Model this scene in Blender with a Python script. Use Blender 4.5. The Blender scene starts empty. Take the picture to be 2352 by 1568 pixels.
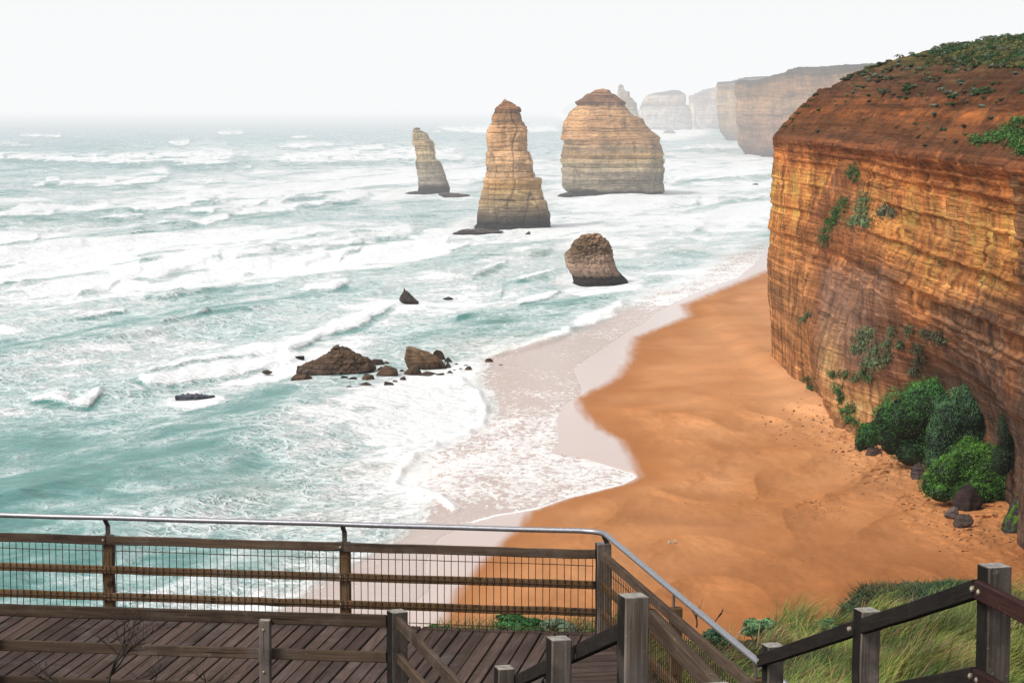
import bpy, math, random
import numpy as np
from mathutils import Vector
from mathutils.bvhtree import BVHTree

random.seed(7)
RNG = np.random.RandomState(11)
scene = bpy.context.scene
COL = scene.collection

# ------------------------------------------------------------------ camera model
F = 5270.0                 # focal length in units of a 2352 px wide frame
CX, CY = 1176.0, 784.0
CAMZ = 45.0                # eye above the sea, metres
PITCH = math.atan((784.0 - 243.0) / F)
SP, CP = math.sin(PITCH), math.cos(PITCH)
SIGMA = 1.0 / 30000.0      # extinction of the clear near air, per metre
BANK_Y, SIGMA2 = 500.0, 1.0 / 4800.0       # the haze bank over the bay
HAZE = np.array([0.950, 0.956, 0.964])


def ray(px, py):
    u = (np.asarray(px, float) - CX) / F
    v = (CY - np.asarray(py, float)) / F
    return u, CP + v * SP, -SP + v * CP


def on_z(px, py, z=0.0):
    """point of level z seen in the direction px, py"""
    dx, dy, dz = ray(px, py)
    t = (z - CAMZ) / dz
    return dx * t, dy * t, CAMZ + dz * t


def at(px, py, Y):
    dx, dy, dz = ray(px, py)
    t = Y / dy
    return np.array([dx * t, Y + 0 * t, CAMZ + dz * t])


def depth_of(py):
    return float(on_z(1176, py)[1])


def project(x, y, z):
    x = np.asarray(x, float); y = np.asarray(y, float); z = np.asarray(z, float) - CAMZ
    d = y * CP - z * SP
    v = y * SP + z * CP
    return CX + F * x / d, CY - F * v / d


def lin(c):
    c = np.asarray(c, float) / 255.0
    return np.where(c <= 0.04045, c / 12.92, ((c + 0.055) / 1.055) ** 2.4)


KLIGHT = 0.97


def albedo(c, dist=0.0, k=None):
    """surface colour behind `dist` metres of haze that looks like sRGB c"""
    t = math.exp(-dist * SIGMA - max(dist - BANK_Y, 0) * SIGMA2)
    t = t ** 0.35  # haze taken out only in part; the rest stays in the colour
    a = (lin(c) - (1 - t) * HAZE) / t / (KLIGHT if k is None else k)
    a = np.clip(a, 0.02, 0.75); g = a.mean(-1, keepdims=True)
    a = a + (g - a) * 0.13
    return np.clip(a, 0.022, 0.72)


# ------------------------------------------------------------------ noise
_P = np.arange(256); RNG.shuffle(_P); _P = np.concatenate([_P, _P, _P])
_G = RNG.normal(size=(256, 3)); _G /= np.linalg.norm(_G, axis=1)[:, None]


def _fade(t):
    return t * t * t * (t * (t * 6 - 15) + 10)


def perlin2(x, y, seed=0):
    x = np.asarray(x, float) + seed * 17.31; y = np.asarray(y, float) + seed * 9.77
    xi = np.floor(x).astype(int); yi = np.floor(y).astype(int)
    xf = x - xi; yf = y - yi
    xi &= 255; yi &= 255
    u = _fade(xf); v = _fade(yf)

    def g(i, j, fx, fy):
        h = _P[_P[i & 255] + (j & 255)] * (2 * np.pi / 256)
        return np.cos(h) * fx + np.sin(h) * fy
    a = g(xi, yi, xf, yf); b = g(xi + 1, yi, xf - 1, yf)
    c = g(xi, yi + 1, xf, yf - 1); d = g(xi + 1, yi + 1, xf - 1, yf - 1)
    return ((a + u * (b - a)) * (1 - v) + (c + u * (d - c)) * v) * 1.4


def perlin3(x, y, z, seed=0):
    x = np.asarray(x, float) + seed * 17.31; y = np.asarray(y, float) + seed * 9.77; z = np.asarray(z, float) + seed * 3.3
    x, y, z = np.broadcast_arrays(x, y, z)
    xi = np.floor(x).astype(int); yi = np.floor(y).astype(int); zi = np.floor(z).astype(int)
    xf = x - xi; yf = y - yi; zf = z - zi
    u = _fade(xf); v = _fade(yf); w = _fade(zf)
    r = 0
    for di in (0, 1):
        for dj in (0, 1):
            for dk in (0, 1):
                h = _P[_P[_P[(xi + di) & 255] + ((yi + dj) & 255)] + ((zi + dk) & 255)]
                g = _G[h]
                d = g[..., 0] * (xf - di) + g[..., 1] * (yf - dj) + g[..., 2] * (zf - dk)
                r = r + d * (u if di else 1 - u) * (v if dj else 1 - v) * (w if dk else 1 - w)
    return r * 1.6


def fbm2(x, y, o=4, seed=0, gain=0.5):
    r = 0; a = 1; s = 0
    for k in range(o):
        r = r + a * perlin2(x * 2 ** k, y * 2 ** k, seed + k); s += a; a *= gain
    return r / s


def fbm3(x, y, z, o=4, seed=0, gain=0.5):
    r = 0; a = 1; s = 0
    for k in range(o):
        r = r + a * perlin3(x * 2 ** k, y * 2 ** k, z * 2 ** k, seed + k); s += a; a *= gain
    return r / s


def sstep(a, b, x):
    t = np.clip((np.asarray(x, float) - a) / (b - a), 0, 1)
    return t * t * (3 - 2 * t)


def layers(z, seed, lo, hi, zmin, zmax, soft=0.25):
    """bedding: a stepped random value per stratum, z any array"""
    r = np.random.RandomState(seed)
    zs = [zmin]
    while zs[-1] < zmax:
        zs.append(zs[-1] + r.uniform(lo, hi))
    zs = np.array(zs); vals = r.uniform(-1, 1, len(zs))
    i = np.clip(np.searchsorted(zs, z) - 1, 0, len(zs) - 2)
    t = (z - zs[i]) / (zs[i + 1] - zs[i])
    k = np.clip((t - (1 - soft)) / soft, 0, 1)
    nook = -0.9 * np.exp(-(np.minimum(t, 1 - t) * (zs[i + 1] - zs[i]) / 0.12) ** 2)
    return vals[i] * (1 - k) + vals[i + 1] * k + nook


# ------------------------------------------------------------------ mesh helpers
def new_mesh(name, verts, faces, mat, smooth=False, attrs=None, cols=None):
    me = bpy.data.meshes.new(name)
    verts = np.asarray(verts, np.float32).reshape(-1, 3)
    faces = np.asarray(faces, np.int32)
    n, k = faces.shape
    me.vertices.add(len(verts)); me.vertices.foreach_set('co', verts.ravel())
    me.loops.add(n * k); me.loops.foreach_set('vertex_index', faces.ravel())
    me.polygons.add(n)
    me.polygons.foreach_set('loop_start', np.arange(0, n * k, k, dtype=np.int32))
    me.polygons.foreach_set('use_smooth', np.full(n, bool(smooth)))
    me.update(calc_edges=True)
    for key, val in (attrs or {}).items():
        val = np.asarray(val, np.float32)
        if val.ndim == 1:
            me.attributes.new(key, 'FLOAT', 'POINT').data.foreach_set('value', val)
        else:
            me.attributes.new(key, 'FLOAT_VECTOR', 'POINT').data.foreach_set('vector', val.ravel())
    if cols is not None:
        c = np.ones((len(verts), 4), np.float32); c[:, :3] = np.asarray(cols).reshape(-1, 3)
        me.attributes.new('Col', 'FLOAT_COLOR', 'POINT').data.foreach_set('color', c.ravel())
    if mat:
        me.materials.append(mat)
    return me


def link(name, me, parent=None, label=None, cat=None, group=None, kind=None):
    o = bpy.data.objects.new(name, me); COL.objects.link(o)
    o.parent = parent
    tag(o, label, cat, group, kind)
    return o


def tag(o, label=None, cat=None, group=None, kind=None):
    if label: o['label'] = label
    if cat: o['category'] = cat
    if group: o['group'] = group
    if kind: o['kind'] = kind
    return o


def empty(name, label, cat, loc=(0, 0, 0), group=None):
    o = bpy.data.objects.new(name, None); COL.objects.link(o)
    o.location = loc; o.empty_display_size = 0.2
    return tag(o, label, cat, group)


def grid_faces(nr, nc, wrap=False):
    i = np.arange(nr - 1)[:, None]; j = np.arange(nc if wrap else nc - 1)[None, :]
    j2 = (j + 1) % nc
    a = i * nc + j; b = i * nc + j2; c = (i + 1) * nc + j2; d = (i + 1) * nc + j
    return np.stack([a, b, c, d], -1).reshape(-1, 4)


class MB:
    """collects boxes, bars and tubes for ONE mesh; carries a grain coordinate"""
    def __init__(self):
        self.v = []; self.f = []; self.g = []; self.t = []; self.n = 0

    def add(self, v, f, g):
        v = np.asarray(v, float); f = np.asarray(f, int)
        self.v.append(v); self.g.append(np.asarray(g, float)); self.f.append(f + self.n); self.n += len(v)
        self.t.append(np.full(len(v), random.random()))

    def beam(self, p0, p1, w, h, up=(0, 0, 1), ch=0.006, seg=6, jit=0.0015, roll=0.0):
        p0 = np.array(p0, float); p1 = np.array(p1, float)
        d = p1 - p0; L = np.linalg.norm(d); d = d / L
        up = np.array(up, float); s = np.cross(d, up); s /= np.linalg.norm(s); u = np.cross(s, d)
        a, b = w / 2, h / 2
        prof = [(-a + ch, -b), (a - ch, -b), (a, -b + ch), (a, b - ch), (a - ch, b), (-a + ch, b), (-a, b - ch), (-a, -b + ch)]
        off = random.uniform(0, 90)
        vs, gs = [], []
        ts = [0.0, min(0.004, L * 0.1)] + [L * (k + 1) / (seg + 1) for k in range(seg)] + [L - min(0.004, L * 0.1), L]
        for k, t in enumerate(ts):
            sc = 0.93 if k in (0, len(ts) - 1) else 1.0
            ju, js = random.gauss(0, jit), random.gauss(0, jit)
            for (x, y) in prof:
                vs.append(p0 + d * t + s * (x * sc + js) + u * (y * sc + ju)); gs.append((t + off, x + off * 0.37, y + off * 0.61))
        f = []
        n = len(ts)
        for k in range(n - 1):
            for j in range(8):
                j2 = (j + 1) % 8
                f.append((k * 8 + j, (k + 1) * 8 + j, (k + 1) * 8 + j2, k * 8 + j2))
        for base, rev in ((0, False), ((n - 1) * 8, True)):
            for q in ((0, 1, 2, 7), (2, 3, 6, 7), (3, 4, 5, 6)):
                q = [base + i for i in q]
                f.append(tuple(q[::-1]) if rev else tuple(q))
        self.add(vs, f, gs)

    def tube(self, pts, r, n=10, cap=True):
        pts = [np.array(p, float) for p in pts]
        vs, gs, f = [], [], []
        t = 0; pu = None
        rs = r if hasattr(r, '__len__') else [r] * len(pts)
        for i, p in enumerate(pts):
            d = pts[min(i + 1, len(pts) - 1)] - pts[max(i - 1, 0)]; d /= np.linalg.norm(d)
            if pu is None:
                pu = np.array((0, 0, 1.0)) if abs(d[2]) < 0.9 else np.array((1.0, 0, 0))
            s = np.cross(d, pu); s /= np.linalg.norm(s); u = np.cross(s, d); pu = u
            if i: t += np.linalg.norm(pts[i] - pts[i - 1])
            for k in range(n):
                a = 2 * math.pi * k / n
                vs.append(p + (s * math.cos(a) + u * math.sin(a)) * rs[i]); gs.append((t, a * 0.02, 0))
        m = len(pts)
        for i in range(m - 1):
            for k in range(n):
                k2 = (k + 1) % n
                f.append((i * n + k, i * n + k2, (i + 1) * n + k2, (i + 1) * n + k))
        if cap and n % 2 == 0:
            for base, rev in ((0, True), ((m - 1) * n, False)):
                for k in range(n // 2 - 1):
                    q = [base + k, base + k + 1, base + n - 2 - k, base + n - 1 - k]
                    f.append(tuple(q[::-1]) if rev else tuple(q))
        self.add(vs, f, gs)

    def build(self, name, mat, parent=None, smooth=False, **kw):
        V = np.concatenate(self.v); Fc = np.concatenate(self.f); G = np.concatenate(self.g)
        loc = np.zeros(3)
        if parent is not None:
            loc = np.array(parent.matrix_basis.translation) if parent.parent is None else np.zeros(3)
            q = parent
            while q.parent is not None:
                q = q.parent
                loc = loc + np.array(q.location)
        me = new_mesh(name, V - loc, Fc, mat, smooth, {'grain': G, 'tone': np.concatenate(self.t)})
        return link(name, me, parent, **kw)


# ------------------------------------------------------------------ node helpers
class NT:
    def __init__(self, name):
        self.m = bpy.data.materials.new(name); self.m.use_nodes = True
        self.t = self.m.node_tree; self.t.nodes.clear()
        self.out = self.t.nodes.new('ShaderNodeOutputMaterial')

    def n(self, typ, **kw):
        nd = self.t.nodes.new('ShaderNode' + typ)
        for k, v in kw.items():
            setattr(nd, k, v)
        return nd

    def l(self, a, b):
        self.t.links.new(a, b)

    def val(self, x, sock):
        if hasattr(x, 'is_output') or hasattr(x, 'links'):
            self.l(x, sock)
        else:
            sock.default_value = x

    def math(self, op, a, b=0.0, c=0.0, clamp=False):
        nd = self.n('Math', operation=op); nd.use_clamp = clamp
        for i, x in enumerate((a, b, c)):
            self.val(x, nd.inputs[i])
        return nd.outputs[0]

    def mix(self, fac, a, b, mode='MIX'):
        nd = self.n('Mix', data_type='RGBA', blend_type=mode)
        self.val(fac, nd.inputs[0])
        for i, x in ((6, a), (7, b)):
            if isinstance(x, (tuple, list, np.ndarray)):
                nd.inputs[i].default_value = (float(x[0]), float(x[1]), float(x[2]), 1)
            else:
                self.l(x, nd.inputs[i])
        return nd.outputs[2]

    def attr(self, name, out='Fac'):
        nd = self.n('Attribute', attribute_name=name)
        return nd.outputs[out]

    def pos(self):
        return self.n('NewGeometry').outputs['Position']

    def mapping(self, vec, scale=(1, 1, 1), rot=(0, 0, 0), loc=(0, 0, 0)):
        nd = self.n('Mapping'); self.l(vec, nd.inputs['Vector'])
        nd.inputs['Scale'].default_value = scale; nd.inputs['Rotation'].default_value = rot; nd.inputs['Location'].default_value = loc
        return nd.outputs[0]

    def noise(self, vec, scale, detail=4, rough=0.55, dist=0.0, out=0):
        nd = self.n('TexNoise'); self.l(vec, nd.inputs['Vector'])
        nd.inputs['Scale'].default_value = scale; nd.inputs['Detail'].default_value = detail
        nd.inputs['Roughness'].default_value = rough; nd.inputs['Distortion'].default_value = dist
        return nd.outputs[out]

    def ramp(self, x, a, b, lo=0.0, hi=1.0, smooth=True):
        nd = self.n('MapRange'); nd.interpolation_type = 'SMOOTHSTEP' if smooth else 'LINEAR'
        self.val(x, nd.inputs[0])
        for i, q in ((1, a), (2, b), (3, lo), (4, hi)):
            nd.inputs[i].default_value = q
        return nd.outputs[0]

    def bump(self, h, strength=0.5, dist=0.1, normal=None):
        nd = self.n('Bump'); self.l(h, nd.inputs['Height'])
        nd.inputs['Strength'].default_value = strength; nd.inputs['Distance'].default_value = dist
        if normal is not None: self.l(normal, nd.inputs['Normal'])
        return nd.outputs[0]

    def bsdf(self, color, rough=0.85, spec=0.3, normal=None, ior=None, metal=0.0):
        nd = self.n('BsdfPrincipled')
        if isinstance(color, (tuple, list, np.ndarray)):
            nd.inputs['Base Color'].default_value = (float(color[0]), float(color[1]), float(color[2]), 1)
        else:
            self.l(color, nd.inputs['Base Color'])
        self.val(rough, nd.inputs['Roughness']); self.val(spec, nd.inputs['Specular IOR Level'])
        nd.inputs['Metallic'].default_value = metal
        if ior: nd.inputs['IOR'].default_value = ior
        if normal is not None: self.l(normal, nd.inputs['Normal'])
        self.l(nd.outputs[0], self.out.inputs['Surface'])
        return nd
# ------------------------------------------------------------------ materials
def rock_material(name, strata=2.2, patch=0.12, drip=0.5, bump=0.6, dark=0.62):
    t = NT(name)
    p = t.pos(); col = t.attr('Col', 'Color')
    s1 = t.noise(t.mapping(p, (0.022, 0.022, strata)), 1.0, 6, 0.66)
    s2 = t.noise(t.mapping(p, (0.02, 0.02, strata * 0.24)), 1.0, 3, 0.5)
    b1 = t.noise(p, patch, 6, 0.65, 0.3)
    b2 = t.noise(p, patch * 8, 5, 0.7)
    d1 = t.noise(t.mapping(p, (0.45, 0.45, 0.03)), 1.0, 5, 0.6)
    k = t.ramp(s1, 0.3, 0.68, dark, 1.22)
    k = t.math('MULTIPLY', k, t.ramp(s2, 0.32, 0.66, 0.82, 1.14))
    sm = t.noise(t.mapping(p, (0.035, 0.035, strata * 0.55)), 1.0, 3, 0.5)
    seam = t.ramp(t.math('ABSOLUTE', t.math('SUBTRACT', sm, 0.5)), 0.0, 0.022, 0.58, 1.0)
    seam = t.math('MAXIMUM', seam, t.ramp(t.noise(p, patch * 2.5, 3, 0.5), 0.36, 0.60, 0.0, 0.95))
    vj = t.noise(t.mapping(p, (0.30, 0.30, 0.05)), 1.0, 3, 0.5)
    joint = t.math('MAXIMUM', t.ramp(t.math('ABSOLUTE', t.math('SUBTRACT', vj, 0.5)), 0.0, 0.012, 0.80, 1.0), t.ramp(t.noise(p, patch * 3.1, 2, 0.5), 0.40, 0.52, 0.0, 1.0))
    s3 = t.noise(t.mapping(p, (0.12, 0.12, strata * 4.0)), 1.0, 4, 0.7)
    k = t.math('MULTIPLY', k, t.math('MULTIPLY', t.math('MULTIPLY', seam, joint), t.ramp(s3, 0.3, 0.62, 0.80, 1.07)))
    k = t.math('MULTIPLY', k, t.ramp(b1, 0.3, 0.7, 0.72, 1.22))
    k = t.math('MULTIPLY', k, t.ramp(b2, 0.28, 0.62, 0.78, 1.10))
    nz_ = t.n('SeparateXYZ'); t.l(t.n('NewGeometry').outputs['True Normal'], nz_.inputs[0])
    steep = t.ramp(t.math('ABSOLUTE', nz_.outputs[2]), 0.3, 0.6, 1.0, 0.0)
    dr = t.math('ADD', t.math('MULTIPLY', t.math('SUBTRACT', t.ramp(d1, 0.36, 0.62, 1.0 - 0.55 * drip, 1.0 + 0.12 * drip), 1.0), steep), 1.0)
    k = t.math('MULTIPLY', k, dr)
    vec = t.n('CombineColor')
    for i in range(3): t.l(k, vec.inputs[i])
    c = t.mix(1.0, col, vec.outputs[0], 'MULTIPLY')
    h = t.math('ADD', t.math('ADD', t.math('MULTIPLY', s1, 0.8), t.math('MULTIPLY', t.math('ADD', seam, s3), 0.5)), t.math('ADD', t.math('MULTIPLY', b2, 0.8), t.math('MULTIPLY', d1, 0.4)))
    t.bsdf(c, 0.92, 0.15, t.bump(h, bump, 0.6))
    return t.m


def wood_material(name, c1, c2, rust=0.0, wet=0.35, lichen=0.1, spec=0.35, sides=False):
    t = NT(name)
    g = t.attr('grain', 'Vector'); p = t.pos()
    fib = t.noise(t.mapping(g, (2.2, 60, 60)), 1.0, 5, 0.65, 0.4)
    ring = t.noise(t.mapping(g, (0.5, 9, 9)), 1.0, 4, 0.6, 1.2)
    tone = t.ramp(t.attr('tone'), 0, 1, 0.68, 1.25, False)
    blot = t.noise(p, 2.6, 5, 0.6)
    spot = t.noise(p, 34, 3, 0.6)
    crk = t.noise(t.mapping(g, (0.9, 34, 34)), 1.0, 3, 0.5)
    c = t.mix(t.ramp(ring, 0.33, 0.67), c1, c2)
    c = t.mix(t.ramp(fib, 0.35, 0.7, 0.0, 0.7), c, (c1[0] * 0.35, c1[1] * 0.33, c1[2] * 0.32))
    tv = t.n('CombineColor')
    for i_ in range(3): t.l(tone, tv.inputs[i_])
    c = t.mix(1.0, c, tv.outputs[0], 'MULTIPLY')
    c = t.mix(t.ramp(blot, 0.5, 0.68, 0.0, wet), c, (0.018, 0.013, 0.011))
    c = t.mix(t.ramp(t.noise(p, 1.7, 5, 0.7), 0.5, 0.7, 0.0, 0.45 if c1[0] > 0.1 else 0.0), c, tuple(0.5 * k_ + 0.08 for k_ in c1))
    c = t.mix(t.ramp(crk, 0.27, 0.33, 0.85, 0.0), c, (0.01, 0.008, 0.007))
    if rust > 0:
        sx = t.n('SeparateXYZ'); t.l(p, sx.inputs[0])
        u = t.math('FRACT', t.math('ADD', t.math('DIVIDE', sx.outputs[0], 0.0739), t.math('MULTIPLY', blot, 0.25)))
        tri = t.math('ABSOLUTE', t.math('SUBTRACT', u, 0.5))
        st = t.math('MULTIPLY', t.ramp(tri, 0.12, 0.42), t.ramp(t.noise(p, 5.0, 3, 0.5), 0.3, 0.6, 0.25, 1.0))
        c = t.mix(t.math('MULTIPLY', st, rust), c, (0.16, 0.075, 0.022))
        c = t.mix(t.math('MULTIPLY', t.ramp(t.noise(p, 7.0, 2, 0.5), 0.64, 0.72), 0.8), c, (0.012, 0.01, 0.009))
    c = t.mix(t.ramp(spot, 0.62, 0.74, 0.0, lichen), c, (0.33, 0.31, 0.27))
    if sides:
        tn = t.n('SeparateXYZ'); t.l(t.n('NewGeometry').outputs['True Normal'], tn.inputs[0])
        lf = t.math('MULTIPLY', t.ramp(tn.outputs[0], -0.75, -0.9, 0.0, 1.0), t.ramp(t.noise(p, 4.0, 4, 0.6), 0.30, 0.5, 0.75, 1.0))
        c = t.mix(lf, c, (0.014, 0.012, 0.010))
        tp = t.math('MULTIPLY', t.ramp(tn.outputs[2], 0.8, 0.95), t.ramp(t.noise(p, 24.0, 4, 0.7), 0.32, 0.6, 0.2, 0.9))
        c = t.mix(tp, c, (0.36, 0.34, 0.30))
    h = t.math('SUBTRACT', t.math('ADD', fib, t.math('MULTIPLY', spot, 0.3)), t.ramp(crk, 0.27, 0.33, 0.8, 0.0))
    t.bsdf(c, t.ramp(blot, 0.4, 0.7, 0.9, 0.7), spec * 0.25, t.bump(h, 0.55, 0.006))
    return t.m


def plain_material(name, c, rough=0.8, spec=0.3, metal=0.0, nscale=20, amp=0.35):
    t = NT(name)
    nz = t.noise(t.pos(), nscale, 4, 0.6)
    k = t.ramp(nz, 0.3, 0.7)
    c = np.array(c)
    t.bsdf(t.mix(k, c * (1 - amp), c * (1 + amp)), rough, spec, t.bump(nz, 0.2, 0.004), metal=metal)
    return t.m


def leaf_material(name, rough=0.6, spec=0.25, amp=0.4, nscale=0.6):
    t = NT(name)
    nz = t.noise(t.pos(), nscale, 3, 0.6)
    v = t.n('CombineColor'); k = t.ramp(nz, 0.3, 0.7, 1 - amp, 1 + amp)
    for i in range(3): t.l(k, v.inputs[i])
    t.bsdf(t.mix(1.0, t.attr('Col', 'Color'), v.outputs[0], 'MULTIPLY'), rough, spec)
    return t.m


def sea_material():
    t = NT('sea_water')
    p = t.pos()
    cov = t.attr('foam'); shal = t.attr('shallow'); sed = t.attr('silt'); far = t.attr('far'); tall = t.attr('tall')
    ca = math.radians(68)
    q = t.mapping(p, (1, 1, 1), (0, 0, -ca))
    # coarse clots, stretched along the crests
    n1 = t.noise(t.mapping(q, (0.020, 0.034, 0.03)), 1.0, 11, 0.64, 0.35)
    n2 = t.noise(t.mapping(q, (0.085, 0.14, 0.1)), 1.0, 8, 0.62, 0.35)
    n3 = t.noise(p, 0.9, 6, 0.65, 0.3)
    warp = t.n('MixRGB'); warp.inputs[0].default_value = 0.0
    nz = t.n('TexNoise'); t.l(p, nz.inputs['Vector']); nz.inputs['Scale'].default_value = 0.28; nz.inputs['Detail'].default_value = 3
    vm = t.n('VectorMath', operation='SCALE'); t.l(nz.outputs['Color'], vm.inputs[0]); vm.inputs['Scale'].default_value = 5.0
    va = t.n('VectorMath', operation='ADD'); t.l(p, va.inputs[0]); t.l(vm.outputs[0], va.inputs[1])

    def web(scale, w0, w1):
        vo = t.n('TexVoronoi', feature='DISTANCE_TO_EDGE'); t.l(t.mapping(va.outputs[0], (1, 0.8, 0)), vo.inputs['Vector'])
        vo.inputs['Scale'].default_value = scale
        return t.ramp(vo.outputs['Distance'], w0, w1, 1.0, 0.0)
    lace = t.math('MAXIMUM', web(0.26, 0.02, 0.20), t.math('MULTIPLY', web(0.8, 0.02, 0.25), 0.8))
    nn = t.math('ADD', t.math('MULTIPLY', t.math('SUBTRACT', n1, 0.5), 1.7), t.math('MULTIPLY', t.math('SUBTRACT', n2, 0.5), 1.25))
    v = t.math('ADD', cov, nn)
    v3 = t.math('ADD', v, t.math('MULTIPLY', t.math('SUBTRACT', n3, 0.5), 0.9))
    solid = t.ramp(v3, 0.46, 0.92)
    thin = t.math('MULTIPLY', lace, t.ramp(v, 0.14, 0.60, 0.0, 0.74))
    mist = t.ramp(v, -0.05, 0.7, 0.0, 0.75)
    foam = t.math('MAXIMUM', solid, thin)
    # on the thin sheets over sand the foam is a fine mottle
    w1 = t.noise(t.mapping(p, (1.1, 0.55, 1.0)), 1.0, 7, 0.68, 0.8)
    vs = t.math('ADD', cov, t.math('ADD', t.math('MULTIPLY', t.math('SUBTRACT', w1, 0.5), 2.0), t.math('MULTIPLY', t.math('SUBTRACT', n2, 0.5), 0.8)))
    wash = t.math('MAXIMUM', t.ramp(vs, 0.42, 0.72, 0.0, 0.85), t.ramp(cov, 0.85, 1.05))
    foam = t.math('ADD', t.math('MULTIPLY', foam, t.math('SUBTRACT', 1.0, shal)), t.math('MULTIPLY', wash, shal))
    # water body
    deep = t.mix(t.ramp(n2, 0.3, 0.7), (0.030, 0.185, 0.158), (0.07, 0.275, 0.245))
    deep = t.mix(far, deep, (0.07, 0.24, 0.29))
    stk = t.noise(t.mapping(q, (0.30, 0.13, 0.2)), 1.0, 7, 0.68, 0.6)
    deep = t.mix(t.ramp(stk, 0.50, 0.72, 0.0, 0.65), deep, (0.27, 0.50, 0.47))
    deep = t.mix(t.ramp(stk, 0.32, 0.47, 0.8, 0.0), deep, (0.014, 0.105, 0.092))
    body = t.mix(mist, deep, (0.30, 0.52, 0.50))
    body = t.mix(t.math('MULTIPLY', tall, 0.85), body, (0.045, 0.225, 0.195))  # swell shading put into the colour: wave faces darker teal
    body = t.mix(sed, body, (0.50, 0.44, 0.36))
    body = t.mix(shal, body, (0.52, 0.405, 0.35))
    white = t.mix(t.ramp(n3, 0.3, 0.6), (0.72, 0.765, 0.765), (0.90, 0.90, 0.89))
    white = t.mix(t.math('MULTIPLY', sed, 0.35), white, (0.80, 0.74, 0.63))
    c = t.mix(foam, body, white)
    r1 = t.noise(t.mapping(q, (0.40, 0.15, 0.3)), 1.0, 6, 0.66, 0.5)
    h = t.math('ADD', t.math('MULTIPLY', r1, 1.0), t.math('MULTIPLY', n3, 0.35))
    h = t.math('ADD', h, t.math('MULTIPLY', foam, t.math('ADD', 0.15, t.math('MULTIPLY', n2, 1.2))))
    bs = t.math('MULTIPLY', t.math('SUBTRACT', 1.0, t.math('MULTIPLY', shal, 0.85)), 0.75)
    b = t.n('Bump'); t.l(h, b.inputs['Height']); b.inputs['Distance'].default_value = 1.25; t.l(bs, b.inputs['Strength'])
    rough = t.math('ADD', t.math('MULTIPLY', foam, 0.6), 0.22)
    spec = t.math('SUBTRACT', 0.4, t.math('MULTIPLY', foam, 0.32))
    t.bsdf(c, rough, spec, b.outputs[0], 1.33)
    return t.m


def sand_material():
    t = NT('beach_sand')
    p = t.pos(); wet = t.attr('wet'); damp = t.attr('damp'); col = t.attr('Col', 'Color')
    n1 = t.noise(p, 0.05, 6, 0.6, 0.4); n2 = t.noise(p, 1.6, 6, 0.7); n3 = t.noise(p, 9.0, 3, 0.6)
    k = t.math('MULTIPLY', t.ramp(n1, 0.3, 0.7, 0.88, 1.1), t.math('MULTIPLY', t.ramp(n2, 0.3, 0.7, 0.95, 1.04), t.ramp(n3, 0.3, 0.7, 0.95, 1.04)))
    v = t.n('CombineColor')
    for i in range(3): t.l(k, v.inputs[i])
    c = t.mix(1.0, col, v.outputs[0], 'MULTIPLY')
    c = t.mix(damp, c, (0.36, 0.145, 0.052))
    c = t.mix(wet, c, (0.57, 0.43, 0.37))
    h = t.math('ADD', n2, t.math('MULTIPLY', n3, 0.25))
    bs = t.math('MULTIPLY', t.math('SUBTRACT', 1.0, wet), 0.16)
    b = t.n('Bump'); t.l(h, b.inputs['Height']); b.inputs['Distance'].default_value = 0.25; t.l(bs, b.inputs['Strength'])
    rough = t.math('SUBTRACT', 0.95, t.math('MULTIPLY', wet, 0.80))
    spec = t.math('ADD', 0.08, t.math('MULTIPLY', wet, 0.45))
    t.bsdf(c, rough, spec, b.outputs[0], 1.33)
    return t.m


M_SEA = sea_material(); M_SAND = sand_material()
M_CLIFF = rock_material('cliff_rock', 1.3, 0.11, 0.75, 0.75)
M_STACK = rock_material('stack_limestone', 0.55, 0.10, 0.35, 0.5, 0.68)
M_ROCK = rock_material('surf_rock', 2.6, 0.5, 0.5, 0.8)
M_LEAF = leaf_material('leaf_green'); M_GRASS = leaf_material('grass_blade', 0.55, 0.3, 0.45, 0.9)
M_TWIG = plain_material('dead_twig', (0.035, 0.027, 0.022), 0.8, 0.2)
M_DECK = wood_material('deck_board_wood', (0.122, 0.082, 0.067), (0.07, 0.048, 0.040), 0, 0.3, 0.08, 0.4)
M_RAIL = wood_material('rail_wood', (0.125, 0.085, 0.058), (0.068, 0.046, 0.033), 0, 0.45, 0.2)
M_RUSTY = wood_material('rust_stained_wood', (0.17, 0.115, 0.07), (0.10, 0.066, 0.04), 0.8, 0.3, 0.12)
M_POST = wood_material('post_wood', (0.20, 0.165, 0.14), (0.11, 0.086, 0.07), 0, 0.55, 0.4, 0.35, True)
M_DARK = wood_material('wet_black_wood', (0.016, 0.012, 0.010), (0.026, 0.02, 0.015), 0, 0.6, 0.04, 0.4)
M_RED = wood_material('wet_red_wood', (0.06, 0.024, 0.02), (0.04, 0.018, 0.016), 0, 0.5, 0.12, 0.45)
M_WIRE = plain_material('rusty_wire', (0.06, 0.034, 0.018), 0.7, 0.3, 0.3, 40)
M_STEEL = plain_material('galvanised_steel', (0.36, 0.36, 0.38), 0.42, 0.5, 0.75, 30, 0.12)
M_BRKT = plain_material('bracket_steel', (0.12, 0.10, 0.09), 0.6, 0.4, 0.4, 30)
M_BOLT = plain_material('bolt_steel', (0.42, 0.36, 0.26), 0.4, 0.5, 0.6, 60)
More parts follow.
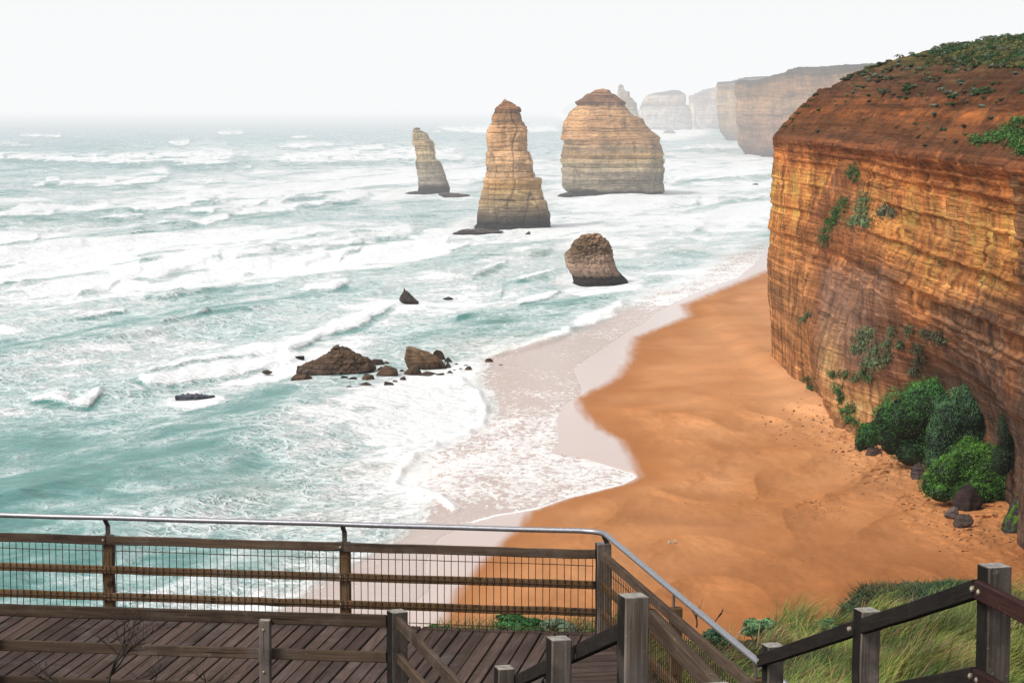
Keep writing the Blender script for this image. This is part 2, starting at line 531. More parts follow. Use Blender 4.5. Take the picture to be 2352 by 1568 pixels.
# ------------------------------------------------------------------ shoreline (direction of view -> place on the shore)
W_Y = [540, 600, 615, 640, 670, 700, 712, 725, 750, 775, 800, 830, 860, 880, 900, 915, 945, 985, 1010, 1040, 1075, 1090, 1097, 1112, 1130, 1145, 1175, 1210, 1235, 1290, 1350, 1432, 1568, 1700]
W_X = [1950, 1830, 1775, 1715, 1640, 1567, 1570, 1580, 1520, 1455, 1447, 1440, 1420, 1395, 1350, 1325, 1332, 1372, 1420, 1440, 1455, 1463, 1463, 1432, 1360, 1300, 1215, 1190, 1160, 1105, 1052, 1010, 930, 850]
E_Y = [520, 545, 600, 640, 655, 690, 720, 740, 760, 800, 848, 870, 893, 905, 930, 968, 1000, 1018, 1041, 1049, 1053, 1072, 1085, 1095, 1113, 1138, 1167, 1184, 1198, 1215, 1234, 1260, 1300, 1357, 1375, 1432, 1568, 1700]
E_X = [1900, 1775, 1740, 1690, 1640, 1558, 1500, 1478, 1440, 1380, 1314, 1325, 1336, 1330, 1292, 1276, 1280, 1281, 1262, 1318, 1345, 1401, 1450, 1463, 1432, 1350, 1243, 1139, 1092, 1050, 1010, 990, 975, 985, 960, 900, 800, 700]


def w_edge(py):
    return np.interp(py, W_Y, W_X)


def e_edge(py):
    return np.minimum(np.interp(py, E_Y, E_X), w_edge(py))


# ------------------------------------------------------------------ foam cover, from the photograph
FX = np.array([-400] + list(range(0, 2000, 200)))
FROWS = [
    (243, [0] * 10), (285, [.03] * 10), (320, [.05, .08, .1, .12, .2, .25, .3, .3, .4, .5]),
    (350, [.15, .2, .45, .6, .6, .5, .4, .5, .6, .7]), (380, [.25, .2, .2, .4, .6, .75, .7, .7, .75, .8]),
    (410, [.3, .5, .5, .55, .85, .85, .5, .6, .7, .85]), (440, [.3, .45, .55, .75, .75, .6, .3, .3, .5, .75]),
    (470, [.6, .6, .55, .7, .6, .35, .3, .3, .8, .85]), (500, [.25, .3, .3, .35, .3, .25, .4, .7, .8, .65]),
    (530, [.45, .4, .5, .5, .5, .6, .7, .75, .55, .5]), (560, [.65, .65, .75, .75, .75, .75, .6, .6, .5, .5]),
    (590, [.75, .85, .85, .85, .85, .65, .5, .4, .3, .6]), (620, [.85, .9, .85, .8, .65, .5, .4, .35, .5, .95]),
    (650, [.8, .7, .6, .45, .4, .5, .4, .4, .7, .9]), (690, [.65, .55, .45, .35, .35, .5, .5, .5, .6, .65]),
    (720, [.5, .4, .25, .3, .35, .55, .45, .35, .6, .6]), (760, [.5, .4, .3, .3, .5, .6, .45, .35, .5, .4]),
    (800, [.4, .4, .4, .5, .65, .6, .5, .4, .3, .3]), (840, [.3, .45, .65, .8, .85, .75, .55, .3, .2, .2]),
    (870, [.3, .45, .6, .8, .85, .85, .45, .2, .2, .2]), (910, [.4, .45, .45, .6, .85, .8, .4, .3, .2, .2]),
    (950, [.4, .35, .3, .35, .6, .75, .5, .4, .3, .3]), (1000, [.25, .2, .18, .2, .4, .75, .6, .4, .3, .3]),
    (1050, [.15, .12, .15, .25, .5, .85, .65, .35, .3, .3]), (1100, [.1, .12, .28, .25, .5, .72, .6, .35, .3, .3]),
    (1150, [.1, .25, .5, .38, .45, .75, .4, .2, .2, .2]), (1200, [.15, .4, .5, .5, .75, .7, .3, .2, .2, .2]),
    (1250, [.15, .15, .2, .4, .75, .3, .1, 0, 0, 0]), (1300, [.1, .1, .15, .5, .65, .12, 0, 0, 0, 0]),
    (1390, [.05, .1, .65, .75, .3, .05, 0, 0, 0, 0]), (1568, [.05, .1, .3, .3, .1, 0, 0, 0, 0, 0])]
FY = np.array([r[0] for r in FROWS]); FC = np.array([[r[1][0]] + r[1] for r in FROWS], float)


def cover(px, py):
    i = np.clip(np.searchsorted(FY, py) - 1, 0, len(FY) - 2); j = np.clip(np.searchsorted(FX, px) - 1, 0, len(FX) - 2)
    t = np.clip((py - FY[i]) / (FY[i + 1] - FY[i]), 0, 1); s = np.clip((px - FX[j]) / (FX[j + 1] - FX[j]), 0, 1)
    return (FC[i, j] * (1 - s) + FC[i, j + 1] * s) * (1 - t) + (FC[i + 1, j] * (1 - s) + FC[i + 1, j + 1] * s) * t


def c9(pts): return [(x * .41506, 201 + y * .41506) for x, y in pts]
def c8(pts): return [(516.8 + x * .41506, 602.9 + y * .41506) for x, y in pts]


# breaking fronts: foot of the white water, thickness of the foam behind it, height of the roller (m), strength
FRONTS = [
    (c9([(-500, 385), (0, 393), (200, 402), (420, 412), (640, 415), (860, 410), (1000, 424), (1200, 420), (1350, 408)]), [8, 10, 11, 12, 14, 18, 26, 30, 24], 1.6, .95),
    (c9([(1480, 402), (1580, 414), (1750, 412), (1950, 404), (2280, 398), (2600, 392)]), [6, 16, 24, 26, 24, 20], 1.8, .95),
    (c9([(120, 542), (350, 541), (560, 549), (640, 551), (800, 532), (960, 492)]), [5, 9, 14, 16, 22, 16], 1.9, .95),
    (c9([(-300, 720), (0, 711), (200, 705), (400, 697), (600, 676), (680, 664), (760, 684), (900, 676), (1100, 645), (1350, 612)]), [10, 12, 14, 14, 14, 6, 18, 26, 30, 20], 1.9, .95),
    (c9([(1000, 692), (1250, 706), (1500, 682), (1750, 658), (1950, 625), (2070, 590)]), [6, 13, 18, 20, 18, 8], 1.7, .9),
    (c9([(880, 760), (1100, 757), (1200, 752), (1280, 727)]), [5, 9, 14, 10], 1.7, .9),
    (c9([(50, 872), (150, 884), (222, 842)]), [6, 16, 14], 1.8, 1.0),
    (c9([(-400, 1110), (0, 1086), (100, 1076), (215, 1028)]), [20, 24, 24, 12], 1.2, .9),
    (c9([(670, 1040), (850, 1062), (1000, 1018), (1300, 962), (1600, 902), (1900, 862), (2352, 800)]), [6, 20, 22, 30, 34, 34, 24], 1.3, .8),
    (c9([(1600, 1165), (1780, 1150), (1940, 1108)]), [10, 24, 16], 1.9, 1.0),
    (c9([(420, 1140), (600, 1110), (680, 1060)]), [3, 4, 3], 1.3, .3),
    (c9([(560, 1440), (660, 1420), (900, 1385)]), [3, 3, 3], 1.3, .1),
    (c9([(1100, 1290), (1220, 1270), (1600, 1235)]), [3, 3, 3], 1.3, .2),
    (c9([(760, 1620), (900, 1590), (1180, 1524), (1330, 1502), (1600, 1472), (1690, 1424), (1780, 1362), (1900, 1332), (2050, 1272), (2200, 1200)]), [12, 16, 20, 22, 24, 24, 22, 24, 22, 5], 1.5, .95),
    (c8([(1460, 545), (1630, 512), (1740, 480), (1840, 440), (1935, 402)]), [4, 12, 16, 18, 16], 1.0, .9),
    (c8([(1905, 385), (2050, 345), (2200, 290), (2352, 262), (2600, 200)]), [14, 24, 26, 24, 26], 1.0, .9),
    (c9([(550, 335), (640, 330)]), [5, 7], 1.0, 0.0),
    (c9([(930, 312), (1010, 326), (1058, 310)]), [3, 9, 6], 1.6, .95),
    (c9([(240, 276), (300, 280), (345, 272)]), [2, 4, 3], 1.6, .9),
    (c9([(1530, 330), (1620, 338), (1860, 328)]), [3, 10, 6], 1.5, .9),
    (c9([(1200, 258), (1290, 264), (1350, 254)]), [2, 6, 3], 1.3, .9),
    ([(70, 925), (150, 922), (205, 925), (238, 905)], [6, 18, 26, 18], 1.4, 1.0),
    ([(300, 878), (345, 884), (420, 876), (560, 852), (700, 822)], [8, 14, 18, 16, 12], 1.3, .95),
    ([(1500, 470), (1640, 462), (1800, 452)], [8, 14, 14], 1.2, .8),
    ([(1560, 412), (1680, 410), (1800, 405)], [6, 12, 12], 1.2, .8),
    ([(1000, 298), (1100, 306), (1290, 302)], [4, 12, 10], 1.2, .9),
    ([(1560, 345), (1640, 343), (1760, 340)], [6, 10, 8], 1.2, .8),
]

def _more_fronts():
    r = np.random.RandomState(44)
    for i in range(95):
        px = r.uniform(-380, 1650); py = 300 + 470 * r.rand() ** 1.15
        if px > 1250 and py > 560: continue
        if 870 < px < 1560 and 420 < py < 540: continue
        if 800 < px < 1000 and 640 < py < 760: continue
        x0, y0, _ = on_z(px, py)
        a = math.radians(r.normal(73, 6)); L = r.uniform(12, 70) * (1.3 if py < 420 else 0.8)
        n = 6; s = np.linspace(0, L, n)
        xs = x0 + math.cos(a) * s + 1.5 * np.sin(s / 11 + i); ys = y0 + math.sin(a) * s
        qx, qy = project(xs, ys, 0 * xs)
        if qx[-1] - qx[0] < 14: continue
        T = r.uniform(4, 12) * (0.6 if py < 360 else 1.0)
        FRONTS.append(([(float(x), float(y)) for x, y in zip(qx, qy)], [T * .4, T * .9, T, T, T * .8, T * .4], r.uniform(.9, 1.7), r.uniform(.35, 1.0)))


_more_fronts()
ROCKS = []      # filled by the rock list below: px, py of waterline, half width, used for the foam round them

# ------------------------------------------------------------------ the sea: one sheet out to the horizon
def build_sea():
    d = []
    y = 60000.0
    rows = []
    py = 243.6
    while py < 1660:
        rows.append(py)
        dep = depth_of(py)
        step = min(1.25, 2.6 * F * CAMZ / dep ** 2) if dep < 2600 else (0.5 if py > 246 else 0.35)
        py += max(step, 0.28)
    rows = np.array(rows)
    cols = np.concatenate([np.arange(-2600, -480, 26), np.arange(-480, 2000, 3.1)])
    PX, PY = np.meshgrid(cols, rows)
    X, Y, _ = on_z(PX, PY)
    mpp = Y / F                                   # metres per px across
    rows_m = Y * Y / (F * CAMZ)                   # metres per px in depth
    E = e_edge(PY); Wd = w_edge(PY)
    jag = 5 * perlin2(X * 0.3, Y * 0.12, 5) + 3 * perlin2(X * 0.9, Y * 0.4, 6)
    inside = E - PX + jag                         # px to the water's edge
    nearE = np.abs(E - PX) < 320
    ex_, ey_ = np.minimum(np.array(E_X, float), w_edge(np.array(E_Y, float))), np.array(E_Y, float)
    qx, qy = PX[nearE], PY[nearE]; best = np.full(qx.shape, 1e9)
    for k in range(len(ex_) - 1):
        vx, vy = ex_[k + 1] - ex_[k], (ey_[k + 1] - ey_[k]) * 2
        tt = np.clip(((qx - ex_[k]) * vx + (qy - ey_[k]) * 2 * vy) / (vx * vx + vy * vy), 0, 1)
        best = np.minimum(best, np.hypot(qx - ex_[k] - tt * vx, (qy - ey_[k]) * 2 - tt * vy))
    sd_ = np.sign(E - PX) * 1e3; sd_[nearE] = np.sign(E - PX)[nearE] * best
    inside = sd_ + 0.7 * jag
    calm = sstep(0, 260, E - PX) * sstep(22000, 3500, Y)
    # swell, crests running up the bay
    z = np.zeros_like(X)
    wx = X + 14 * perlin2(X / 120, Y / 160, 1); wy = Y + 14 * perlin2(X / 120, Y / 160, 2)
    tall = np.zeros_like(X)
    for lam, ang, amp, sd in ((74, -17, 0.80, 3), (46, -26, 0.46, 4), (29, -8, 0.30, 7), (17, -34, 0.15, 8), (10.5, -14, 0.085, 11), (6.3, -27, 0.05, 12)):
        kx, ky = math.cos(math.radians(ang)), math.sin(math.radians(ang))
        ph = 2 * np.pi * (kx * wx + ky * wy) / lam
        envp = np.clip(0.75 + 0.9 * perlin2(X / lam / 1.5, Y / lam / 3.5, sd + 20), 0.05, 1.6)
        s = np.exp(1.3 * (np.sin(ph) - 1)) * 2 - 0.75
        z += amp * envp * s
        tall += (np.sin(ph + 0.9) * envp) * amp
    z += 0.20 * fbm2(X / 6.0, Y / 14.0, 3, 9)
    z *= calm * (1 - 0.75 * np.exp(-((PX - 880) / 330) ** 4 - ((PY - 845) / 75) ** 4)) * (1 - 0.8 * np.exp(-((PX - 940) / 60) ** 4 - ((PY - 690) / 26) ** 4))
    cov = cover(PX, PY)
    face = sstep(0.15, 0.75, tall) * calm
    cov = cov + 0.22 * np.exp(-((PX - 250) / 620) ** 2 - ((PY - 590) / 75) ** 2)
    cov = cov + 0.16 * np.exp(-((PX - 760) / 260) ** 2 - ((PY - 1010) / 130) ** 2) + 0.10 * np.exp(-((PX - 100) / 300) ** 2 - ((PY - 830) / 60) ** 2)
    cov = cov + 0.065 * sstep(330, 420, PY) * sstep(1180, 1000, PY) * sstep(-100, 500, PX) + 0.02 * sstep(400, 480, PY) * sstep(860, 780, PY)
    cov = cov * 1.2 * (1 - 0.42 * face) + 0.10 * sstep(-0.2, -0.7, tall) * calm * sstep(300, 400, PY) * sstep(1000, 850, PY) + 0.06 * sstep(300, 420, PY) * sstep(1000, 800, PY)
    front_shade = np.zeros_like(X)
    for pts, thick, amp, st in FRONTS:
        fx = np.array([p[0] for p in pts]); fy = np.array([p[1] for p in pts])
        m = (PX > fx[0] - 40) & (PX < fx[-1] + 40)
        if not m.any(): continue
        x_ = PX[m]; y_ = PY[m]; Xm = X[m]; Ym = Y[m]
        f = np.interp(x_, fx, fy); T = np.interp(x_, fx, thick)
        lump = perlin2(Xm / 7.0, Ym / 30.0, 3) * 0.24 * T + perlin2(Xm / 2.2, Ym / 9.0, 4) * 0.10 * T
        dy = f - y_ + lump
        span = np.clip(np.minimum(x_ - fx[0], fx[-1] - x_) / (0.10 * (fx[-1] - fx[0]) + 6) + 0.35, 0, 1)
        span = span * span * (3 - 2 * span)
        brk = sstep(-0.42, 0.05, perlin2(Xm / 13.0, Ym / 55.0, 14) + 0.35 * perlin2(Xm / 4.0, Ym / 15.0, 15) + 0.25 * (st - 0.6))
        span = span * (0.25 + 0.75 * brk)
        A = 0.62 * amp * span * np.clip(0.8 + 0.35 * perlin2(x_ / 40.0, y_ * 0 + fx[0], 8), 0.3, 1.3)
        # roller: the ridge stands where the foam is thickest
        rise = T * 0.42 + 2
        hh = sstep(-rise * 0.55, rise * 0.45, dy) * np.exp(-np.clip(dy - rise * 0.5, 0, None) / (T * 1.1 + 4))
        z[m] += A * hh
        front_shade[m] = np.maximum(front_shade[m], span * np.exp(-((dy + rise * 0.4) / (rise * 0.7 + 2.5)) ** 2))
        foam = sstep(-0.25 * T, 0.1 * T, dy) * np.exp(-np.clip(dy - T * 0.8, 0, None) / (T * 0.8 + 2.5)) * span * st
        cov[m] = np.maximum(cov[m] * (1 - 0.55 * np.exp(-((dy + rise * 0.5) / (rise * 0.6 + 2)) ** 2) * span * st), foam * 1.25)
    # foam round the rocks
    for rx, ry, hw in ROCKS:
        q = np.hypot((PX - rx) / (hw * 1.5 + 8), (PY - ry) / (hw * 0.32 + 6))
        cov = np.maximum(cov, (0.8 + 0.25 * (hw > 40)) * sstep(1.6, 0.75, q))
    # wash: thin sheets of water over sand, laced with foam, then a bead of foam at the very edge
    shallow = sstep(230, 20, E - PX + 60 * fbm2(X / 20, Y / 60, 2, 31)) * sstep(470, 560, PY)
    SHY = [520, 650, 700, 760, 800, 830, 860, 900, 950, 1000, 1050, 1100, 1150, 1200, 1240, 1300, 1360, 1430, 1600]
    SHX = [1760, 1560, 1420, 1330, 1180, 1080, 1070, 1115, 1115, 1040, 940, 900, 950, 940, 900, 780, 670, 560, 300]
    sx = np.interp(PY, SHY, SHX) + 40 * fbm2(X / 14, Y / 40, 3, 33)
    shallow = sstep(-50, 60, PX - sx) * sstep(520, 600, PY)
    zone = sstep(-10, 60, PX - sx)
    lacy = 0.26 + 0.5 * fbm2(X / 12, Y / 30, 3, 35)
    wob = 28 * fbm2(X / 16, Y / 40, 3, 37)
    b = np.interp(PY + wob, [600, 760, 810, 900, 975, 1140, 1185, 1230], [0.34, 0.30, 0.20, 0.24, 0.56, 0.56, 0.30, 0.10])
    lacy = np.clip(lacy * 0.75 + b - 0.12, 0, 0.66)
    far_m = PY < 760
    cov = np.where(far_m, cov * (1 - zone * 0.35), cov * (1 - zone) + lacy * zone)
    bead = np.exp(-((inside - 0.5) / np.where(PY > 1060, 3.8, 3.0)) ** 2) * sstep(640, 760, PY)
    cov = np.maximum(cov, bead * np.where(PY > 1200, 0.36, np.where(PY > 1060, 1.4, 0.42)))
    # rolled edge of the last bore in front of the rocks
    bore = [(1000, 862), (1060, 880), (1098, 905), (1114, 940), (1108, 968), (1076, 990), (1000, 1020), (950, 1045), (920, 1075), (905, 1105), (960, 1130), (1010, 1150), (1040, 1170)]
    for k in range(len(bore) - 1):
        (ax, ay), (bx, by) = bore[k], bore[k + 1]
        vx, vy = bx - ax, by - ay
        tt = np.clip(((PX - ax) * vx + (PY - ay) * vy) / (vx * vx + vy * vy), 0, 1)
        dd = np.hypot(PX - ax - tt * vx, (PY - ay - tt * vy) * 1.3)
        cov = np.maximum(cov, 1.0 * np.exp(-(dd / 17) ** 2)); z += 0.28 * np.exp(-(dd / 10) ** 2)
    silt = np.zeros_like(X)
    for bx, by, rx, ry, a in ((900, 1075, 150, 22, .75), (1000, 1110, 90, 40, .5), (640, 1130, 220, 40, .35), (760, 1190, 260, 30, .5), (900, 1170, 120, 40, .5),
                              (1240, 590, 160, 12, .35), (1180, 625, 200, 14, .3), (1350, 560, 120, 14, .4), (700, 1320, 120, 60, .5), (1150, 800, 160, 30, .45), (1500, 575, 150, 14, .3)):
        silt = np.maximum(silt, a * np.exp(-((PX - bx) / rx) ** 2 - ((PY - by) / ry) ** 2))
    silt *= 0.5 + 0.8 * np.clip(fbm2(X / 9, Y / 22, 3, 41) + 0.4, 0, 1)
    # run the sheet under the sand beyond its edge
    z = z * sstep(-4, 40, inside) + 0.03 * sstep(-6, 6, inside) - 0.08 * sstep(4, -14, inside) - 0.5 * sstep(-12, -60, inside)
    far = sstep(520, 330, PY)
    swell_shade = np.clip(0.62 * sstep(0.1, 0.8, tall) * calm + front_shade, 0, 1)  # mask for the shading painted on wave faces
    me = new_mesh('sea', np.stack([X, Y, z], -1), grid_faces(*X.shape)[:, ::-1], M_SEA, True,
                  {'foam': cov.ravel(), 'shallow': shallow.ravel(), 'silt': silt.ravel(), 'far': far.ravel(), 'tall': swell_shade.ravel()})
    link('sea', me, kind='structure')


# ------------------------------------------------------------------ the beach
def sand_height(PX, PY):
    Wd = w_edge(PY); E = e_edge(PY)
    Y = on_z(PX, PY)[1]
    m = (PX - Wd) * Y / F
    z = np.where(PX < E, -0.25 - 5 * sstep(0, 150, E - PX), 0.0) + 0.14 * sstep(0, 1, (PX - E) / np.maximum(Wd - E, 8))
    z = np.where(PX > Wd, 0.14 + 0.055 * m + 0.0, z)
    z = np.minimum(z, 2.6 + 0.01 * m)
    return z


def build_sand():
    rows = np.concatenate([np.arange(520, 700, 1.0), np.arange(700, 1700, 1.6)])
    cols = np.concatenate([np.arange(860, 2760, 2.6), np.arange(2764, 4600, 24)])
    PX, PY = np.meshgrid(cols, rows)
    z = sand_height(PX, PY)
    X, Y, _ = on_z(PX, PY, z)
    m = (PX - w_edge(PY)) * Y / F
    on = sstep(1.0, 8.0, m)
    # wind-blown bars and hollows, trampled patches
    a = math.radians(62)
    u = X * math.cos(a) + Y * math.sin(a)
    ph = u / 9.5 + 1.6 * perlin2(X / 22, Y / 40, 2)
    rid = np.abs(perlin2(X / 11, Y / 26, 3))
    z = z + on * ((0.3 + 0.5 * sstep(370, 290, Y)) * np.sin(ph) * np.clip(0.4 + perlin2(X / 30, Y / 60, 4), 0, 1) + (0.35 + 0.75 * sstep(370, 290, Y)) * (0.25 - rid) + 0.22 * sstep(380, 300, Y) * fbm2(X / 3.0, Y / 7.0, 3, 6))
    near_cliff = sstep(11, 2, 47 - X) * sstep(325, 300, Y)
    z = z + on * near_cliff * (0.30 * np.clip(fbm2(X / 1.4, Y / 2.2, 3, 9), -0.2, 1) )  + on * 0.7 * sstep(7, 1, np.abs(X - 46)) * sstep(290, 330, Y)
    X, Y, _ = on_z(PX, PY, z)
    edge = PX - w_edge(PY) + 5 * fbm2(X / 1.5, Y / 6, 3, 12)
    wet = 1 - sstep(-16, 25, edge + 8 * fbm2(X / 0.9, Y / 14, 2, 19))
    damp = sstep(0.62, 0.0, np.clip(edge / 240.0, 0, 1) + 0.35 * fbm2(X / 9, Y / 22, 3, 13)) * 0.75
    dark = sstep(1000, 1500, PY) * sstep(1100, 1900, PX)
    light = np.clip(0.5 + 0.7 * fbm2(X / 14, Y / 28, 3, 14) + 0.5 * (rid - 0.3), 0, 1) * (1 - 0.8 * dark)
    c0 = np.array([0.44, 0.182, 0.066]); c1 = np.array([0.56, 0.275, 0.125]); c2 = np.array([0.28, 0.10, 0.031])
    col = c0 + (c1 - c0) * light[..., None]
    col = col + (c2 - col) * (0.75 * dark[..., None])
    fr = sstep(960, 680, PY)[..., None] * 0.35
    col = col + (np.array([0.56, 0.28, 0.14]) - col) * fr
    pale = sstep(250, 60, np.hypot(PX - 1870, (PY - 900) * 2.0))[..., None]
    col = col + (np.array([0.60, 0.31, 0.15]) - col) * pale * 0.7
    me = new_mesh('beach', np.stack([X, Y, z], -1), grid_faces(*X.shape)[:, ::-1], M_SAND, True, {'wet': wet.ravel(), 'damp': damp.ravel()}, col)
    o = link('beach', me, kind='structure')
    return o
# ------------------------------------------------------------------ sea stacks: profiles read off the photograph
def q6(x, y): return 918.8 + x * .34785, 143.6 + y * .34785
def q7(x, y): return 1263.3 + x * .31739, 114.8 + y * .31739
def qr(x, y): return 574.2 + x * .26857, 775.2 + y * .26857
def qd(x, y): return x, y


def stack(name, conv, left, right, base_y, colors, label, cat, depthk=0.75, seed=1, nring=150, nang=150, ledge=0.35, lump=0.5, mat=None,
          lay=(0.7, 3.0), boxy=3.0, base=None, rough=1.0, group=None, kbright=None, crack=0.5, knob=0.0, parent_loc=True):
    """solid of revolution-like layers between a left and a right outline; y down in photo px"""
    L = np.array([conv(x, y) for y, x in left]); R = np.array([conv(x, y) for y, x in right])
    by = conv(0, base_y)[1]
    Yf = depth_of(by) if base is None else base
    wpx = (R[:, 0].max() - L[:, 0].min())
    D = wpx * Yf / F * depthk
    Yc = Yf + D * 0.5
    top = min(L[0, 1], R[0, 1]); bot = max(L[-1, 1], R[-1, 1])
    ys = np.linspace(top, bot, nring)
    xl = np.interp(ys, L[:, 1], L[:, 0]); xr = np.interp(ys, R[:, 1], R[:, 0])
    PL = at(xl, ys, Yc); PR = at(xr, ys, Yc)
    z = PL[2]; cx = (PL[0] + PR[0]) / 2; hw = (PR[0] - PL[0]) / 2
    # sink the foot below the water
    z = np.append(z, [z[-1] - 1.0, -3.0 if z[-1] > -2 else z[-1] - 2.5]); cx = np.append(cx, [cx[-1]] * 2); hw = np.append(hw, [hw[-1]] * 2)
    hd = D / 2 * (hw / hw.max()) ** 0.75
    th = np.linspace(0, 2 * np.pi, nang, endpoint=False)
    c, s = np.cos(th), np.sin(th)
    r = (np.abs(c) ** boxy + np.abs(s) ** boxy) ** (-1 / boxy)
    ex, ey = c * r, s * r
    Z, TH = np.meshgrid(z, th, indexing='ij')
    size = hw.max()
    HW = hw[:, None]; HD = hd[:, None]
    bx = ex[None, :] * HW; byy = ey[None, :] * HD
    # buttresses, flutes, bedding
    sc = size / 12.0
    g = fbm3(bx / (6 * sc), byy / (6 * sc), Z / (14 * sc), 3, seed) * lump * 1.6 * sc
    g = g + fbm3(bx / (1.8 * sc), byy / (1.8 * sc), Z / (3.5 * sc), 3, seed + 5) * 0.55 * sc * rough
    g = g + fbm3(bx / (0.6 * sc), byy / (0.6 * sc), Z / (0.5 * sc), 2, seed + 9) * 0.22 * sc * rough
    led = layers(Z + 0.5 * perlin3(bx / 9, byy / 9, Z / 9, seed), seed, lay[0], lay[1], z.min() - 2, z.max() + 2)
    if knob:
        tm = sstep(z.min() + 0.45 * (z.max() - z.min()), z.min() + 0.7 * (z.max() - z.min()), Z)
        g = g + knob * tm * (np.abs(perlin3(bx / 1.1, byy / 1.1, Z / 1.1, seed)) * 2 - 0.5 + 0.5 * perlin3(bx / 0.45, byy / 0.45, Z / 0.45, seed + 2))
    g = g * 1.0
    gl = led * ledge * (0.6 + 0.8 * np.clip(fbm3(bx / (4 * sc), byy / (4 * sc), Z / (6 * sc), 2, seed + 12) + 0.3, 0, 1))
    cr = np.exp(-(perlin3(bx / (5 * sc), byy / (5 * sc), Z / (40 * sc), seed + 15) / 0.05) ** 2)
    g = g - crack * cr * sc
    g = g
    side = np.abs(ex)[None, :] ** 4              # keep the outline close to the photo's
    k = 1 - 0.45 * side
    lim = np.minimum(HW * 0.55, 99)
    g = np.clip(g * k + gl * (1 - 0.25 * side), -lim, lim)
    nrm = np.hypot(ex, ey)
    X = cx[:, None] + bx + g * ex[None, :] / nrm
    Y = Yc + byy + g * ey[None, :] / nrm
    Zj = Z + (0.0 if rough < 1.5 else 1.0) * 0.22 * min(size, 4.0) * fbm3(bx / (2.2 * sc), byy / (2.2 * sc), Z * 0 + seed, 4, seed + 30) * sstep(-1, 1, Z)
    verts = np.stack([X, Y, Zj], -1).reshape(-1, 3)
    faces = grid_faces(len(z), nang, True)
    # cap
    topc = np.array([[cx[0], Yc, z[0] + 0.15 * hw[0]]])
    n0 = len(verts)
    verts = np.concatenate([verts, topc])
    capf = np.array([[n0, (j + 1) % nang, j, j] for j in range(nang)])
    # colours
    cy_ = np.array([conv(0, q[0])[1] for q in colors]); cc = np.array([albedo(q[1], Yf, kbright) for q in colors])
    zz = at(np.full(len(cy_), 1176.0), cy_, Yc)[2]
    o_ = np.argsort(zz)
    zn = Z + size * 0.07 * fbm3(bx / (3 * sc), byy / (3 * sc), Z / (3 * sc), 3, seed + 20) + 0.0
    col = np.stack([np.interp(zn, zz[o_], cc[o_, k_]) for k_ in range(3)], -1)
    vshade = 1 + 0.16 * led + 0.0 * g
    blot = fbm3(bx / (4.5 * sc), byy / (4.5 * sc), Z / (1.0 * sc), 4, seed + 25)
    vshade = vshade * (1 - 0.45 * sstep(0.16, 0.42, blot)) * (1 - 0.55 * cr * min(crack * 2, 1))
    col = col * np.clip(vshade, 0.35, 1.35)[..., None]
    col = np.concatenate([col.reshape(-1, 3), col[0, :1]])
    loc = np.array([cx[-1], Yc, 0.0])
    fq = np.concatenate([faces[:, ::-1]])
    me = bpy.data.meshes.new(name)
    me.from_pydata([tuple(v) for v in (verts - loc)], [], [tuple(int(i) for i in q) for q in fq] + [(n0, j, (j + 1) % nang) for j in range(nang)])
    me.polygons.foreach_set('use_smooth', np.ones(len(me.polygons), bool))
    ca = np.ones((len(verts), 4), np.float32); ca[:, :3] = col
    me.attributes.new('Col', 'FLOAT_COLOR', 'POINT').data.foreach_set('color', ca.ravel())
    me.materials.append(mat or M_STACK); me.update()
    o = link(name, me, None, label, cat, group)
    o.location = loc
    ROCKS.append(((L[-1, 0] + R[-1, 0]) / 2, by, (R[-1, 0] - L[-1, 0]) / 2))
    return o


